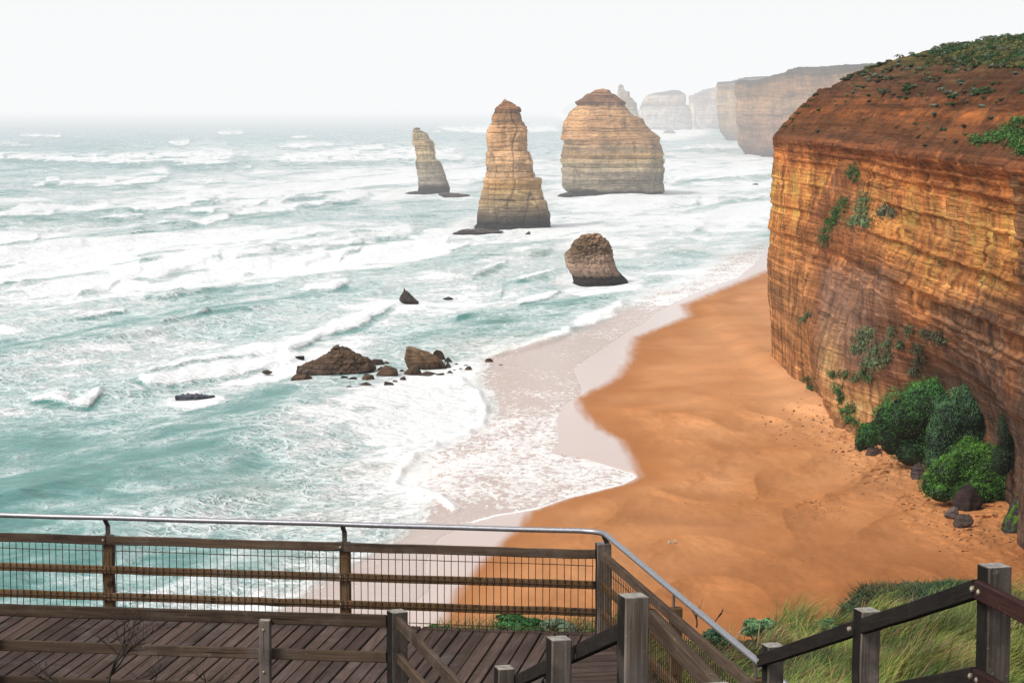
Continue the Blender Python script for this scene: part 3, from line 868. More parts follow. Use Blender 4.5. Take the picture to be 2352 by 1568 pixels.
def build_stacks():
    stack('sea_stack', q6,
          [(433, 92), (440, 88), (452, 81), (500, 80), (546, 80), (550, 92), (580, 100), (630, 108), (655, 100), (690, 105), (740, 115), (800, 122), (830, 126), (850, 118), (870, 104)],
          [(433, 135), (440, 136), (444, 128), (452, 150), (470, 185), (508, 200), (514, 214), (546, 232), (552, 226), (600, 232), (640, 238), (655, 268), (690, 284), (740, 300), (790, 315), (830, 325), (870, 327)],
          864, [(433, (120, 112, 100)), (446, (190, 170, 138)), (550, (200, 172, 130)), (640, (192, 172, 136)), (665, (150, 140, 118)), (720, (186, 172, 148)), (790, (165, 155, 140)), (820, (84, 78, 72)), (866, (56, 53, 50))],
          'thin crooked limestone stack leaning over the surf, smallest of the pillars', 'sea stack', 0.8, 3, 260, 130, 0.45, 0.35, lay=(0.6, 2.6), crack=0.25)
    stack('sea_stack', q6,
          [(240, 688), (252, 676), (268, 664), (290, 640), (318, 625), (345, 612), (370, 606), (398, 604), (404, 592), (420, 588), (468, 578), (474, 572), (560, 572), (660, 568), (720, 570), (766, 562), (775, 555), (800, 553), (850, 538), (930, 525), (990, 512), (1050, 505), (1085, 497), (1104, 486)],
          [(240, 694), (252, 715), (265, 745), (295, 788), (325, 805), (330, 796), (390, 808), (398, 822), (430, 836), (500, 832), (580, 845), (640, 868), (655, 876), (700, 880), (758, 886), (764, 926), (800, 932), (850, 940), (900, 955), (960, 978), (1010, 993), (1060, 1000), (1085, 985), (1104, 976)],
          1100, [(240, (166, 114, 80)), (318, (154, 110, 78)), (345, (168, 124, 82)), (400, (200, 152, 104)), (600, (207, 162, 116)), (745, (200, 160, 116)), (775, (186, 146, 98)), (800, (200, 152, 90)), (850, (186, 152, 105)), (930, (178, 150, 112)), (965, (140, 122, 100)), (1020, (100, 90, 80)), (1050, (60, 54, 50)), (1100, (48, 44, 42))],
          'tall tapering golden limestone stack with a pointed rust coloured top', 'sea stack', 0.8, 8, 380, 200, 0.55, 0.5, lay=(0.7, 3.4), crack=0.4)
    stack('sea_stack', q6,
          [(178, 1300), (182, 1285), (195, 1265), (215, 1230), (240, 1190), (262, 1150), (275, 1155), (285, 1163), (310, 1135), (335, 1115), (372, 1105), (396, 1080), (450, 1068), (510, 1066), (516, 1084), (540, 1086), (570, 1078), (604, 1074), (612, 1060), (650, 1062), (720, 1072), (800, 1065), (830, 1080), (855, 1108), (884, 1100)],
          [(178, 1370), (182, 1386), (200, 1397), (235, 1450), (262, 1494), (275, 1498), (280, 1492), (340, 1530), (372, 1600), (410, 1622), (450, 1662), (488, 1712), (530, 1716), (598, 1736), (606, 1742), (700, 1745), (800, 1738), (855, 1745), (872, 1730), (884, 1720)],
          880, [(178, (180, 134, 102)), (200, (168, 120, 90)), (262, (148, 108, 80)), (275, (166, 122, 90)), (288, (207, 162, 116)), (400, (192, 146, 102)), (500, (204, 158, 112)), (575, (165, 140, 112)), (612, (205, 165, 112)), (650, (190, 165, 128)), (720, (166, 150, 128)), (835, (150, 138, 120)), (850, (72, 66, 62)), (884, (60, 56, 54))],
          'massive broad limestone stack with layered ledges and a rounded brown cap', 'sea stack', 0.7, 14, 420, 260, 0.85, 0.45, lay=(0.8, 4.2), crack=0.18, boxy=2.6)
    stack('sea_stack', q6,
          [(1128, 1284), (1136, 1235), (1145, 1205), (1160, 1178), (1190, 1145), (1220, 1128), (1248, 1106), (1262, 1090), (1300, 1089), (1340, 1098), (1370, 1120), (1400, 1142), (1430, 1150), (1462, 1140)],
          [(1128, 1302), (1136, 1318), (1150, 1336), (1170, 1360), (1200, 1382), (1235, 1392), (1290, 1408), (1340, 1420), (1380, 1440), (1410, 1465), (1440, 1500), (1462, 1512)],
          1459, [(1128, (150, 118, 86)), (1245, (140, 110, 82)), (1268, (150, 124, 102)), (1340, (148, 122, 102)), (1395, (124, 104, 90)), (1412, (58, 52, 46)), (1462, (46, 42, 38))],
          'squat brown boulder stack with a knobbly crumbling top near the beach', 'sea stack', 0.8, 21, 190, 200, 0.10, 0.5, lay=(0.5, 2.2), boxy=2.4, rough=1.9, crack=0.2, knob=0.9)
    # far, in the haze
    stack('sea_stack', q7, [(250, 508), (256, 502), (268, 494), (276, 498), (300, 491), (325, 483), (350, 480), (400, 480), (680, 470)],
          [(250, 515), (258, 525), (268, 536), (276, 528), (284, 536), (300, 545), (292, 552), (296, 572), (304, 570), (312, 577), (338, 578), (352, 598), (385, 625), (440, 635), (520, 648), (680, 660)], 668,
          [(250, (165, 155, 145)), (280, (200, 185, 168)), (350, (196, 178, 158)), (385, (165, 155, 145)), (420, (198, 184, 166)), (680, (190, 185, 178))],
          'pale misty stack with a two pronged spire behind the broad stack', 'sea stack', 0.6, 31, 120, 80, 0.6, 0.4, lay=(2, 6), crack=0.3)
    stack('sea_stack', q7, [(291, 890), (296, 860), (302, 830), (312, 755), (325, 712), (345, 690), (380, 668), (420, 650), (440, 642), (500, 642), (560, 650), (580, 690)],
          [(291, 905), (293, 930), (300, 950), (315, 970), (335, 984), (375, 984), (395, 980), (402, 1000), (430, 1015), (500, 1025), (560, 1030), (580, 1020)], 579,
          [(291, (142, 146, 140)), (318, (150, 150, 142)), (330, (205, 192, 176)), (385, (200, 185, 168)), (402, (165, 160, 156)), (425, (205, 196, 186)), (500, (212, 205, 198)), (580, (186, 188, 190))],
          'hazy flat topped stack with scrub on its crown, standing apart from the headlands', 'sea stack', 0.7, 37, 120, 100, 0.5, 0.35, lay=(2, 7), crack=0.4)
    stack('sea_rock', q7, [(574, 850), (582, 838), (592, 822), (606, 812)], [(574, 876), (582, 892), (594, 906), (606, 918)], 605,
          [(574, (176, 172, 170)), (606, (165, 165, 166))], 'low grey rock in the surf before the hazy flat topped stack', 'rock', 0.8, 41, 24, 40, 0.2, 0.4)
    stack('sea_rock', qd, [(240, 1312), (246, 1300), (252, 1294), (262, 1290)], [(240, 1322), (248, 1330), (262, 1340)], 261.5,
          [(240, (205, 206, 208)), (262, (200, 203, 206))], 'faint distant islet fading into fog on the horizon', 'rock', 0.5, 43, 24, 40, 0.2, 0.3)
    # reefs at the foot of the stacks
    for lab, l, r_, b in (
        ('flat dark reef at the foot of the tall tapering stack', [(1100, 470), (1108, 400), (1118, 372), (1136, 338)], [(1100, 560), (1110, 640), (1118, 690), (1136, 560)], 1133),
        ('flat dark reef trailing right of the thin crooked stack', [(862, 262), (872, 255), (880, 270), (897, 300)], [(862, 330), (874, 455), (882, 462), (897, 420)], 895),
        ('low dark ledge left of the thin crooked stack', [(852, 95), (858, 60), (864, 32)], [(852, 128), (858, 140), (864, 150)], 863),
        ('flat dark reef left of the broad stack', [(862, 1090), (870, 1060), (880, 1040)], [(862, 1130), (870, 1150), (880, 1140)], 879),
        ('small pointed rock beside the foot of the tall stack', [(1116, 848), (1124, 838), (1132, 825)], [(1116, 856), (1124, 862), (1132, 862)], 1131)):
        stack('reef_rock', q6, l, r_, b, [(l[0][0], (112, 104, 98)), (b, (70, 68, 68))], lab, 'rock', 0.5, 51 + b % 17, 18, 60, 0.12, 0.8, mat=M_ROCK, rough=1.5)


# ------------------------------------------------------------------ rocks in the surf and on the beach
def boulder(px, py, w, h, seed, label, color=(105, 84, 68), cat='rock', name='surf_rock', z0=0.0, lean=0.0, group=None, base_dark=True):
    """faceted, cleft boulder: an icosphere cut by random planes and roughened"""
    import bmesh
    r = np.random.RandomState(seed)
    bm = bmesh.new(); bmesh.ops.create_icosphere(bm, subdivisions=4, radius=1.0)
    v = np.array([q.co[:] for q in bm.verts]); f = [[q.index for q in p.verts] for p in bm.faces]; bm.free()
    for _ in range(15):
        n = r.normal(size=3); n[2] = abs(n[2]) * 0.8; n /= np.linalg.norm(n)
        dlim = r.uniform(0.42, 0.80)
        dd = v @ n
        over = np.clip(dd - dlim, 0, None)
        v = v - over[:, None] * n * 0.97
    v = v + (0.12 * fbm3(v[:, 0] * 2.2 + seed, v[:, 1] * 2.2, v[:, 2] * 2.2, 4, seed % 50))[:, None] * v
    v = v + 0.11 * np.abs(fbm3(v[:, 0] * 6 + seed, v[:, 1] * 6, v[:, 2] * 5, 3, seed % 40))[:, None] * v
    X, Y, Z = on_z(px, py, z0)
    s = float(Y) / F
    ext = v.max(0) - v.min(0)
    W, Hh = w * s, h * s
    v = v / ext * np.array([W, W * 0.8, Hh * 1.35])
    v[:, 0] += lean * (v[:, 2])
    v[:, 2] -= v[:, 2].min() + Hh * 0.35
    base = albedo(color, float(Y))
    t = np.clip(v[:, 2] / max(Hh, 0.01), 0, 1)
    k = 0.85 + 0.35 * fbm3(v[:, 0] / W * 7, v[:, 1] / W * 7, v[:, 2] / W * 7, 3, seed % 30)
    if base_dark: k = k * (0.45 + 0.55 * sstep(0.05, 0.4, t))
    col = base[None, :] * k[:, None]
    me = new_mesh(name, v, f, M_ROCK, False, None, col)
    o = link(name, me, None, label, cat, group)
    o.location = (float(X), float(Y) + W * 0.3, z0)
    if z0 == 0.0: ROCKS.append((px, py, w / 2))
    return o


def build_surf_rocks():
    stack('surf_rock', qr, [(58, 748), (64, 738), (80, 715), (95, 695), (130, 668), (160, 640), (185, 590), (210, 540), (230, 470), (260, 430), (300, 395), (322, 470), (338, 700)],
          [(58, 756), (64, 775), (80, 800), (100, 850), (130, 905), (145, 950), (175, 985), (200, 1020), (225, 1040), (260, 1080), (290, 1060), (310, 960), (338, 890)], 330,
          [(58, (118, 94, 76)), (150, (128, 102, 80)), (200, (112, 90, 72)), (250, (112, 92, 76)), (300, (98, 84, 74)), (338, (76, 66, 60))],
          'big dark pyramid shaped rock in the surf, largest of the cluster', 'rock', 0.7, 61, 150, 170, 0.12, 0.9, mat=M_ROCK, lay=(0.25, 0.9), boxy=2.0, rough=2.0, crack=0.4)
    stack('surf_rock', qr, [(72, 1352), (80, 1340), (100, 1334), (150, 1326), (200, 1330), (240, 1342), (275, 1352), (295, 1400)],
          [(72, 1372), (80, 1400), (95, 1440), (120, 1520), (150, 1580), (190, 1630), (220, 1665), (245, 1675), (265, 1690), (285, 1600), (295, 1560)], 289,
          [(72, (150, 128, 104)), (110, (138, 112, 84)), (200, (134, 106, 78)), (240, (100, 80, 64)), (295, (66, 58, 52))],
          'tan slab of rock with steep left face, right of the pyramid rock', 'rock', 0.7, 67, 120, 150, 0.10, 0.8, mat=M_ROCK, lay=(0.4, 1.5), boxy=2.2, rough=1.4, crack=0.6)
    stack('surf_rock', qd, [(662, 927), (668, 926), (674, 924), (680, 921), (687, 917), (693, 920), (700, 936)],
          [(662, 929), (667, 932), (672, 939), (677, 943), (682, 948), (688, 956), (694, 963), (700, 960)], 698,
          [(663, (96, 84, 76)), (690, (84, 76, 70)), (699, (66, 60, 58))],
          'lone fang shaped dark rock breaking the waves, far from the rock cluster', 'rock', 0.6, 71, 70, 90, 0.1, 0.8, mat=M_ROCK, lay=(0.3, 1.0), rough=1.8, boxy=2.1)
    B = [
        (1605, 205, 150, 100, 'brown rock tucked behind the tan slab', (100, 78, 62)),
        (1690, 225, 80, 55, 'small dark rock at the right toe of the tan slab', (84, 72, 64)),
        (1690, 270, 60, 60, 'grey pointed rock against the right end of the tan slab', (104, 94, 88)),
        (1085, 245, 140, 60, 'low brown rock on the right flank of the pyramid rock', (98, 82, 72)),
        (1165, 232, 60, 28, 'tiny brown rock peeping behind the right flank of the pyramid rock', (110, 88, 70)),
        (1175, 345, 190, 100, 'rounded brown rock between the pyramid rock and the tan slab', (116, 92, 74)),
        (1125, 292, 75, 45, 'small brown rock leaning on the rounded rock beside the pyramid', (112, 88, 72)),
        (1014, 380, 130, 66, 'pale brown blocky rock in front of the rounded rock', (132, 106, 84)),
        (988, 433, 170, 48, 'long low rock in the foam, lowest of the brown ones', (108, 86, 70)),
        (850, 452, 86, 40, 'black wet rock in the foam, lowest of all the cluster', (62, 56, 56)),
        (885, 372, 90, 34, 'black wet slab in the foam under the pyramid rock', (60, 54, 54)),
        (808, 360, 80, 34, 'black weedy rock at the front toe of the pyramid rock', (62, 56, 54)),
        (1182, 430, 96, 54, 'dark pointed rock in the foam beside a tiny brown one', (90, 76, 66)),
        (1240, 395, 64, 30, 'tiny brown rock just behind the dark pointed one', (110, 90, 74)),
        (1312, 378, 66, 44, 'small brown wedge of rock alone below the tan slab', (112, 90, 74)),
        (1298, 305, 54, 32, 'small dark rock just left of the tan slab', (92, 78, 70)),
        (1400, 335, 160, 100, 'brown lump of rock against the front of the tan slab', (112, 90, 72)),
        (1530, 340, 190, 44, 'low brown rubble rock along the front of the tan slab', (96, 80, 70)),
        (1632, 346, 90, 42, 'dark low rock at the front right end of the rubble', (86, 74, 66)),
        (1713, 318, 60, 36, 'round dark rock clear to the right of the rubble', (98, 82, 72)),
        (1733, 340, 70, 22, 'flat dark rock in front of the round one', (84, 74, 68)),
        (1763, 244, 46, 24, 'single grey round rock right of the tan slab', (104, 96, 90)),
        (1845, 254, 70, 20, 'thin flat rock behind the larger right hand boulder', (90, 80, 74)),
        (1868, 290, 80, 44, 'largest boulder on the right fringe of the rock cluster', (100, 82, 72)),
        (1800, 283, 44, 22, 'tiny rock touching the left of the right fringe boulder', (96, 82, 74)),
        (1750, 291, 44, 18, 'tiny flat rock between the round rock and the right fringe boulder', (92, 80, 72)),
        (2036, 224, 84, 48, 'leaning brown block alone near the wet sand', (126, 98, 82)),
        (2146, 248, 46, 18, 'smallest rock nearest the wet sand', (84, 76, 72)),
        (432, 366, 190, 60, 'brown rock by itself below the left end of the pyramid rock', (122, 98, 76)),
        (145, 307, 90, 30, 'small isolated rock at the far left of the cluster', (104, 90, 78)),
        (412, 190, 110, 34, 'dark weedy rock awash up left of the pyramid rock', (64, 60, 60)),
        (440, 300, 120, 56, 'dark weed covered rock at the left toe of the pyramid rock', (70, 60, 52)),
    ]
    for i, (x, y, w, h, lab, c) in enumerate(B):
        px, py = qr(x, y)
        boulder(px, py, w * .26857, h * .26857, 100 + i * 7, lab, c)
    stack('surf_rock', qd, [(905, 432), (907, 412), (909, 400), (912, 402)], [(905, 440), (907, 468), (909, 494), (912, 488)], 911, [(900, (116, 120, 130)), (912, (96, 100, 110))],
          'dark rock awash under the waves left of the rock cluster', 'rock', 0.35, 91, 16, 120, 0.05, 1.4, mat=M_ROCK, rough=3.0)
    boulder(1735, 425, 14, 4, 403, 'small dark rock in the surf close by the orange cliff', (110, 105, 105))
    boulder(1030, 688, 26, 6, 404, 'dark rock barely above water right of the fang shaped rock', (96, 92, 98))
    # beside the shrubs, on the sand
    for x, y, w, h, lab, c in ((2112, 1098, 36, 36, 'grey tilted boulder on the sand between two green bushes', (104, 88, 86)),
                               (2225, 1170, 68, 60, 'dark brown boulder in front of the bright green bush', (70, 56, 52)),
                               (2190, 1186, 36, 22, 'pale low stone beside the dark brown boulder', (118, 104, 96)),
                               (2212, 1208, 46, 26, 'grey oval stone on the sand below the dark boulder', (98, 84, 76)),
                               (2010, 1048, 44, 20, 'brown boulder half hidden under the leftmost bush', (96, 74, 64))):
        PXx, PYy = x, y
        z0 = float(sand_height(np.array([PXx]), np.array([PYy]))[0])
        boulder(x, y, w, h, int(x), lab, c, name='beach_boulder', cat='boulder', z0=z0, base_dark=False)
    stack('mossy_rock', qd, [(1118, 2348), (1150, 2330), (1165, 2322), (1200, 2304), (1240, 2293), (1262, 2300), (1280, 2318), (1296, 2340)],
          [(1118, 2400), (1150, 2420), (1200, 2440), (1296, 2450)], 1294,
          [(1118, (70, 62, 52)), (1170, (70, 64, 62)), (1230, (66, 64, 68)), (1296, (58, 54, 54))],
          'dark rock with bright green moss at the foot of the orange cliff', 'rock', 0.9, 83, 110, 130, 0.1, 0.9, mat=M_ROCK, rough=2.0, boxy=2.2)
    o = bpy.data.objects['mossy_rock']
    me = o.data; n = len(me.vertices); co = np.zeros(n * 3, np.float32); me.vertices.foreach_get('co', co); co = co.reshape(-1, 3) + np.array(o.location)
    ca = np.zeros(n * 4, np.float32); a = me.attributes['Col']; a.data.foreach_get('color', ca); ca = ca.reshape(-1, 4)
    pxx, pyy = project(co[:, 0], co[:, 1], co[:, 2])
    m = sstep(1225, 1190, pyy) * sstep(2362, 2335, pxx) * sstep(-0.1, 0.15, fbm3(co[:, 0] * 1.3, co[:, 1] * 1.3, co[:, 2] * 0.8, 3, 4))
    ca[:, :3] = ca[:, :3] * (1 - m[:, None]) + np.array([0.10, 0.22, 0.015]) * m[:, None]
    a.data.foreach_set('color', ca.ravel())
    for i, (x, y, lab) in enumerate(((1537, 1247, 'left one of two white pebbles on the sand'), (1551, 1245, 'right one of two white pebbles on the sand'))):
        z0 = float(sand_height(np.array([x]), np.array([y]))[0])
        boulder(x, y, 7, 6, 500 + i, lab, (238, 226, 212), name='pebble', cat='pebble', z0=z0 + 0.08, base_dark=False)


# ------------------------------------------------------------------ hazy headlands: ribbons of cliff with flat tops
def headland(name, base, top, bands, label, seed=1, nz=90, step=2.0, back=400, capcol=(140, 138, 130), flute=1.0):
    """base, top: polylines in photo px giving the water line and the rim of the cliff"""
    bpx = np.array(base, float); tp = np.array(top, float)
    bx, by, _ = on_z(bpx[:, 0], bpx[:, 1])
    seg = np.hypot(np.diff(bx), np.diff(by)); s = np.concatenate([[0], np.cumsum(seg)])
    n = max(40, int(min(520, s[-1] / step)))
    u = np.linspace(0, s[-1], n)
    X = np.interp(u, s, bx); Y = np.interp(u, s, by)
    ppx, _ = project(X, Y, 0 * X)
    ty = np.interp(ppx, tp[:, 0], tp[:, 1]) if tp[0, 0] < tp[-1, 0] else np.interp(ppx, tp[::-1, 0], tp[::-1, 1])
    ZT = at(ppx, ty, Y)[2]
    dx, dy = np.gradient(X), np.gradient(Y); L = np.hypot(dx, dy); nx, ny = dy / L, -dx / L      # toward the viewer
    if (ny * 1.0).mean() > 0: nx, ny = -nx, -ny
    v = np.linspace(-0.03, 1, nz)
    Z = v[None, :] * ZT[:, None]
    S = 70.0
    U = u[:, None] + 0 * Z
    g = fbm2(U / 60, Z / 200, 4, seed) * 14 * flute + fbm2(U / 16, Z / 40, 3, seed + 4) * 4.0 * flute + layers(Z + 3 * perlin2(U / 60, Z / 50, seed), seed, 2, 8, -5, 120) * 1.0
    g = g + 7 * np.clip(0.16 - v, 0, 1)[None, :] / 0.16 - 3.5 * v[None, :]
    VX = X[:, None] + nx[:, None] * g; VY = Y[:, None] + ny[:, None] * g
    # rim rolls back into the plateau
    bk = np.array([1.0, 4.0, 12.0, 40.0, back])
    up = np.array([0.8, 1.8, 3.0, 3.2, 1.0])
    CXX = VX[:, -1:] + bk * (np.maximum(X / Y, 0)[:, None] + 0.12); CYY = VY[:, -1:] + bk[None, :]
    CZ = Z[:, -1:] + up[None, :] + 0.8 * fbm2(U[:, :1] / 9 + bk / 7, U[:, :1] * 0 + bk / 9, 3, seed + 8)
    VX = np.concatenate([VX, CXX + 0 * CYY], 1); VY = np.concatenate([VY, CYY], 1); Z2 = np.concatenate([Z, CZ], 1)
    dist = float(np.percentile(Y, 15))
    bz = np.array([b[0] for b in bands]); bc = np.array([albedo(b[1], dist) for b in bands])
    vv = np.clip(v[None, :] + 0.035 * fbm2(U / 30, Z / 12, 3, seed + 12), 0, 1)
    col = np.stack([np.interp(vv, bz, bc[:, k]) for k in range(3)], -1)
    col = col * (1 + 0.12 * layers(Z, seed + 3, 1.5, 7, -5, 120) + 0.5 * fbm2(U / 22, Z / 60, 3, seed + 16))[..., None].clip(0.55, 1.4)
    cc = np.broadcast_to(albedo(capcol, dist), CZ.shape + (3,))
    col = np.concatenate([col, cc], 1)
    me = new_mesh(name, np.stack([VX, VY, Z2], -1), grid_faces(n, nz + len(bk)), M_STACK, True, None, col)
    o = link(name, me, None, label, 'headland', None, 'structure')
    return o


def build_headlands():
    def s7(p): return [q7(*q) for q in p]
    top_c = (146, 140, 130)
    # nearest of the far cliffs
    headland('headland', s7([(1560, 640), (1490, 690), (1372, 750), (1470, 772), (1660, 775), (2000, 800), (2500, 840)]),
             s7([(1372, 240), (1480, 245), (1610, 206), (1740, 182), (1770, 160), (1850, 150), (2000, 143), (2300, 126), (2600, 120)]),
             [(0, (118, 104, 98)), (.12, (150, 126, 112)), (.45, (162, 134, 116)), (.62, (172, 144, 120)), (.8, (168, 136, 110)), (.93, (156, 128, 108)), (1, (116, 108, 96))],
             'misty brown headland rising behind the orange cliff', 5, 110, 1.0, 500, (108, 106, 94))
    headland('headland', s7([(1420, 560), (1330, 600), (1244, 657), (1480, 663), (1700, 668)]),
             s7([(1244, 250), (1335, 240), (1390, 216), (1480, 211), (1610, 208), (1760, 206)]),
             [(0, (140, 130, 126)), (.12, (168, 150, 136)), (.5, (196, 170, 142)), (.75, (194, 168, 138)), (.94, (172, 144, 124)), (1, (150, 142, 132))],
             'pale headland with a sharp left corner, second cliff beyond the orange one', 15, 90, 2.0, 700, (120, 116, 108))
    headland('headland', s7([(1150, 540), (1030, 573), (1200, 573), (1450, 574)]),
             s7([(1030, 345), (1068, 330), (1076, 322), (1112, 304), (1150, 288), (1200, 279), (1260, 282), (1330, 277), (1460, 274)]),
             [(0, (192, 188, 188)), (.2, (208, 196, 190)), (.6, (214, 198, 184)), (.9, (205, 188, 172)), (1, (176, 170, 164))],
             'pale hazy headland, lowest of the three behind the surf', 25, 70, 3.0, 900, (172, 168, 162))
    headland('headland', s7([(930, 470), (985, 432), (1060, 434), (1240, 440)]), s7([(930, 392), (985, 382), (1062, 380), (1240, 376)]),
             [(0, (216, 216, 218)), (.6, (218, 214, 212)), (1, (205, 205, 206))],
             'faintest cliff in the gap between the flat topped stack and the headlands', 35, 40, 8.0, 1500, (206, 206, 207))


# ------------------------------------------------------------------ the orange cliff
CB_Y = [150, 200, 218, 228, 236, 250, 270, 285, 300, 310, 330, 350, 366, 400, 420]
CB_X = [46, 47.5, 49.0, 51, 52.2, 52.6, 51.8, 48.6, 46.2, 44.6, 44.4, 44.9, 44.4, 44.4, 44.4]
CT_Y = [150, 205, 225, 240, 258, 290, 320, 350, 372, 400]
CT_X = [48, 46.6, 46.0, 45.8, 45.8, 46.8, 47.6, 46.9, 44.7, 44.3]
YEND = 396.0
CLIFF = {}


def build_cliff():
    Yr = np.concatenate([np.arange(160, 380, 0.42), np.arange(380, YEND + 0.01, 0.3)])
    zf = np.concatenate([np.linspace(-1.0, 40.0, 210)])
    wt = np.concatenate([np.linspace(0.15, 20, 90), np.linspace(20.6, 95, 80)])
    nf = len(zf)
    Rr = 6.0
    bend = np.where(Yr > YEND - Rr, Rr - np.sqrt(np.maximum(Rr ** 2 - (Yr - (YEND - Rr)) ** 2, 0)), 0)
    Yg, Z = np.meshgrid(Yr, zf, indexing='ij')
    tz = sstep(9, 24, Z)
    Xb = np.interp(Yg, CB_Y, CB_X); Xt = np.interp(Yg, CT_Y, CT_X)
    X = Xb * (1 - tz) + Xt * tz + bend[:, None]
    # silhouette of the far corner: mid height stands out
    endw = sstep(335, 380, Yg)
    X = X - endw * (np.interp(Z, [0, 8, 14, 20, 24, 32, 38, 40], [0, 0.3, 0.9, 1.1, 0.75, 0.5, 0.2, 0.0]) - 0.1)
    q1 = fbm2(Yg / 30, Z / 60, 3, 2) * 0.9
    q2 = fbm2(Yg / 6.5, Z / 16, 4, 5) * 0.55                       # flutes
    q3 = fbm2(Yg / 2.2, Z / 3.0, 3, 8) * 0.24
    zt = Z + 0.25 * perlin2(Yg / 30, Z / 12, 3)
    led = layers(zt, 5, 0.7, 3.0, -3, 46)
    led2 = layers(zt + 0.12 * perlin2(Yg / 3.0, Z / 2.0, 6), 9, 0.22, 0.7, -3, 46)
    up = sstep(15, 22, Z)
    # joints: every bed breaks into blocks of its own length
    zs_ = np.concatenate([[-3.0], -3.0 + np.cumsum(np.random.RandomState(77).uniform(0.5, 2.6, 40))])
    li = np.clip(np.searchsorted(zs_, zt) - 1, 0, 40)
    rb = np.random.RandomState(78)
    bw = rb.uniform(1.4, 6.0, 41)[li]; bo = rb.uniform(0, 50, 41)[li]
    bid = np.floor((Yg + 0.35 * perlin2(Yg / 2, Z / 2, 61) + bo) / bw).astype(int)
    hsh = (np.sin(bid * 12.9898 + li * 78.233) * 43758.5453) % 1.0
    block = (hsh - 0.5) * 2
    block = np.where(np.abs(block) > 0.25, block, 0)
    # alcove at the near end, slump of red earth in the middle
    pxg, pyg = project(X, Yg, Z)
    alc = np.exp(-((pxg - 2210) / 110) ** 2 - ((pyg - 560) / 170) ** 2)
    sl = np.interp(pyg, [360, 420, 520, 620, 760, 900], [1958, 1945, 1930, 1960, 1990, 2040]); sw = np.interp(pyg, [360, 400, 500, 600, 760, 900], [8, 30, 75, 110, 130, 130])
    slump = np.exp(-(np.abs(pxg - sl) / sw) ** 4) * sstep(352, 400, pyg) * sstep(960, 800, pyg)
    rib = np.exp(-((pxg - np.interp(pyg, [560, 700, 860, 1000], [1870, 1880, 1905, 1960])) / 26) ** 2) * sstep(540, 620, pyg)
    g = q1 + q2 * (1 - 0.5 * slump) + q3 + led * (0.34 * up + 0.12) * (1 - 0.8 * slump) + led2 * 0.17 * up * np.clip(0.5 + 1.2 * perlin2(Yg / 5, Z / 3, 18), 0, 1.4) + alc * 1.1 - slump * (1.2 + 1.0 * fbm2(Yg / 8, Z / 8, 3, 21)) - rib * 1.2
    hang = sstep(1.5, 0.0, np.abs(Z - 16.5 - 2.0 * perlin2(Yg / 20, Z * 0, 4))) * sstep(290, 250, Yg)
    g = g - 0.45 * hang
    g = g + block * (0.10 + 0.26 * np.clip(0.3 + perlin2(Yg / 14, Z / 9, 62), 0, 1)) * (0.45 + 0.55 * up) * (1 - 0.7 * slump)
    g = g - 0.55 * np.exp(-((Z - 39.5) / 0.45) ** 2) + 0.35 * np.exp(-((Z - 37.9) / 0.7) ** 2)
    X = X + g * np.where(endw > 0, 1 - 0.55 * endw, 1)
    Yd = Yg + 0.55 * fbm2(Yg / 2.4, Z / 3.5, 3, 15)
    # slope above
    W = wt[None, :] + 0 * Yr[:, None]; Y2 = Yr[:, None] + 0 * W
    gz = np.interp(W, [0, 0.15, 3, 7.3, 14.3, 22, 30, 41, 60, 95], [0, 0.25, 3.4, 7.2, 11.4, 13.6, 15.6, 17.0, 17.4, 16.0])
    fall = np.clip((YEND - Y2) / 1.0, 0.0, 99)
    gz = np.minimum(gz, np.interp(fall, [0, 2, 6, 14, 22, 40, 99], [0.2, 2.8, 6.4, 11.2, 14, 17, 18]))
    near = sstep(300, 220, Y2)
    gz = gz * (1 - 0.10 * near)
    Z2 = 40 + gz + sstep(0, 1.5, W) * (0.70 * fbm2(W / 1.3, Y2 / 1.9, 4, 26) * sstep(30, 18, W)) + sstep(0, 4, W) * (0.55 * fbm2(W / 5, Y2 / 7, 4, 25) + 0.35 * layers(gz + 0.5 * perlin2(W / 6, Y2 / 15, 3), 17, 0.6, 2.2, -1, 22) * sstep(14, 8, W) + 0.9 * fbm2(W / 16, Y2 / 22, 2, 27))
    X2 = X[:, -1:] + W * np.where(Y2 > YEND - 20, 1, 1)
    VX = np.concatenate([X, X2], 1); VY = np.concatenate([Yd, Y2], 1); VZ = np.concatenate([Z, Z2], 1)
    # ---- colour of the beds
    px, py = project(VX, VY, VZ)
    zc = VZ + np.concatenate([0.9 * fbm2(Yg / 9, Z / 4, 3, 31), 0.5 * fbm2(W / 3, Y2 / 5, 3, 32)], 1)
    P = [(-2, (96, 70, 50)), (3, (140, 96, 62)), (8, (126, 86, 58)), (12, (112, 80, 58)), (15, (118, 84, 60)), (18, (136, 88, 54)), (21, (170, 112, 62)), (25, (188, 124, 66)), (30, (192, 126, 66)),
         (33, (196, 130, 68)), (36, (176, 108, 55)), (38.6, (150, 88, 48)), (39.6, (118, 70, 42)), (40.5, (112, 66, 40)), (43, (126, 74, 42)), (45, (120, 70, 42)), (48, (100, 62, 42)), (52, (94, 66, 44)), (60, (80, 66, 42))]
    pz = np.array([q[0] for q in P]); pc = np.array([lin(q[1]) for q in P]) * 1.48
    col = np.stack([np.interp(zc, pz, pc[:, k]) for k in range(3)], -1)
    n2 = VX.shape
    yy = VY; zz = VZ
    def tint(mask, rgb, a=1.0):
        nonlocal col
        m = np.clip(mask * a, 0, 1)[..., None]
        col = col * (1 - m) + lin(rgb) * 1.48 * m
    face = (np.arange(n2[1]) < nf)[None, :]
    strk = fbm2(yy / 1.3, zz / 16, 4, 41); strk2 = fbm2(yy / 4.5, zz / 30, 3, 43)
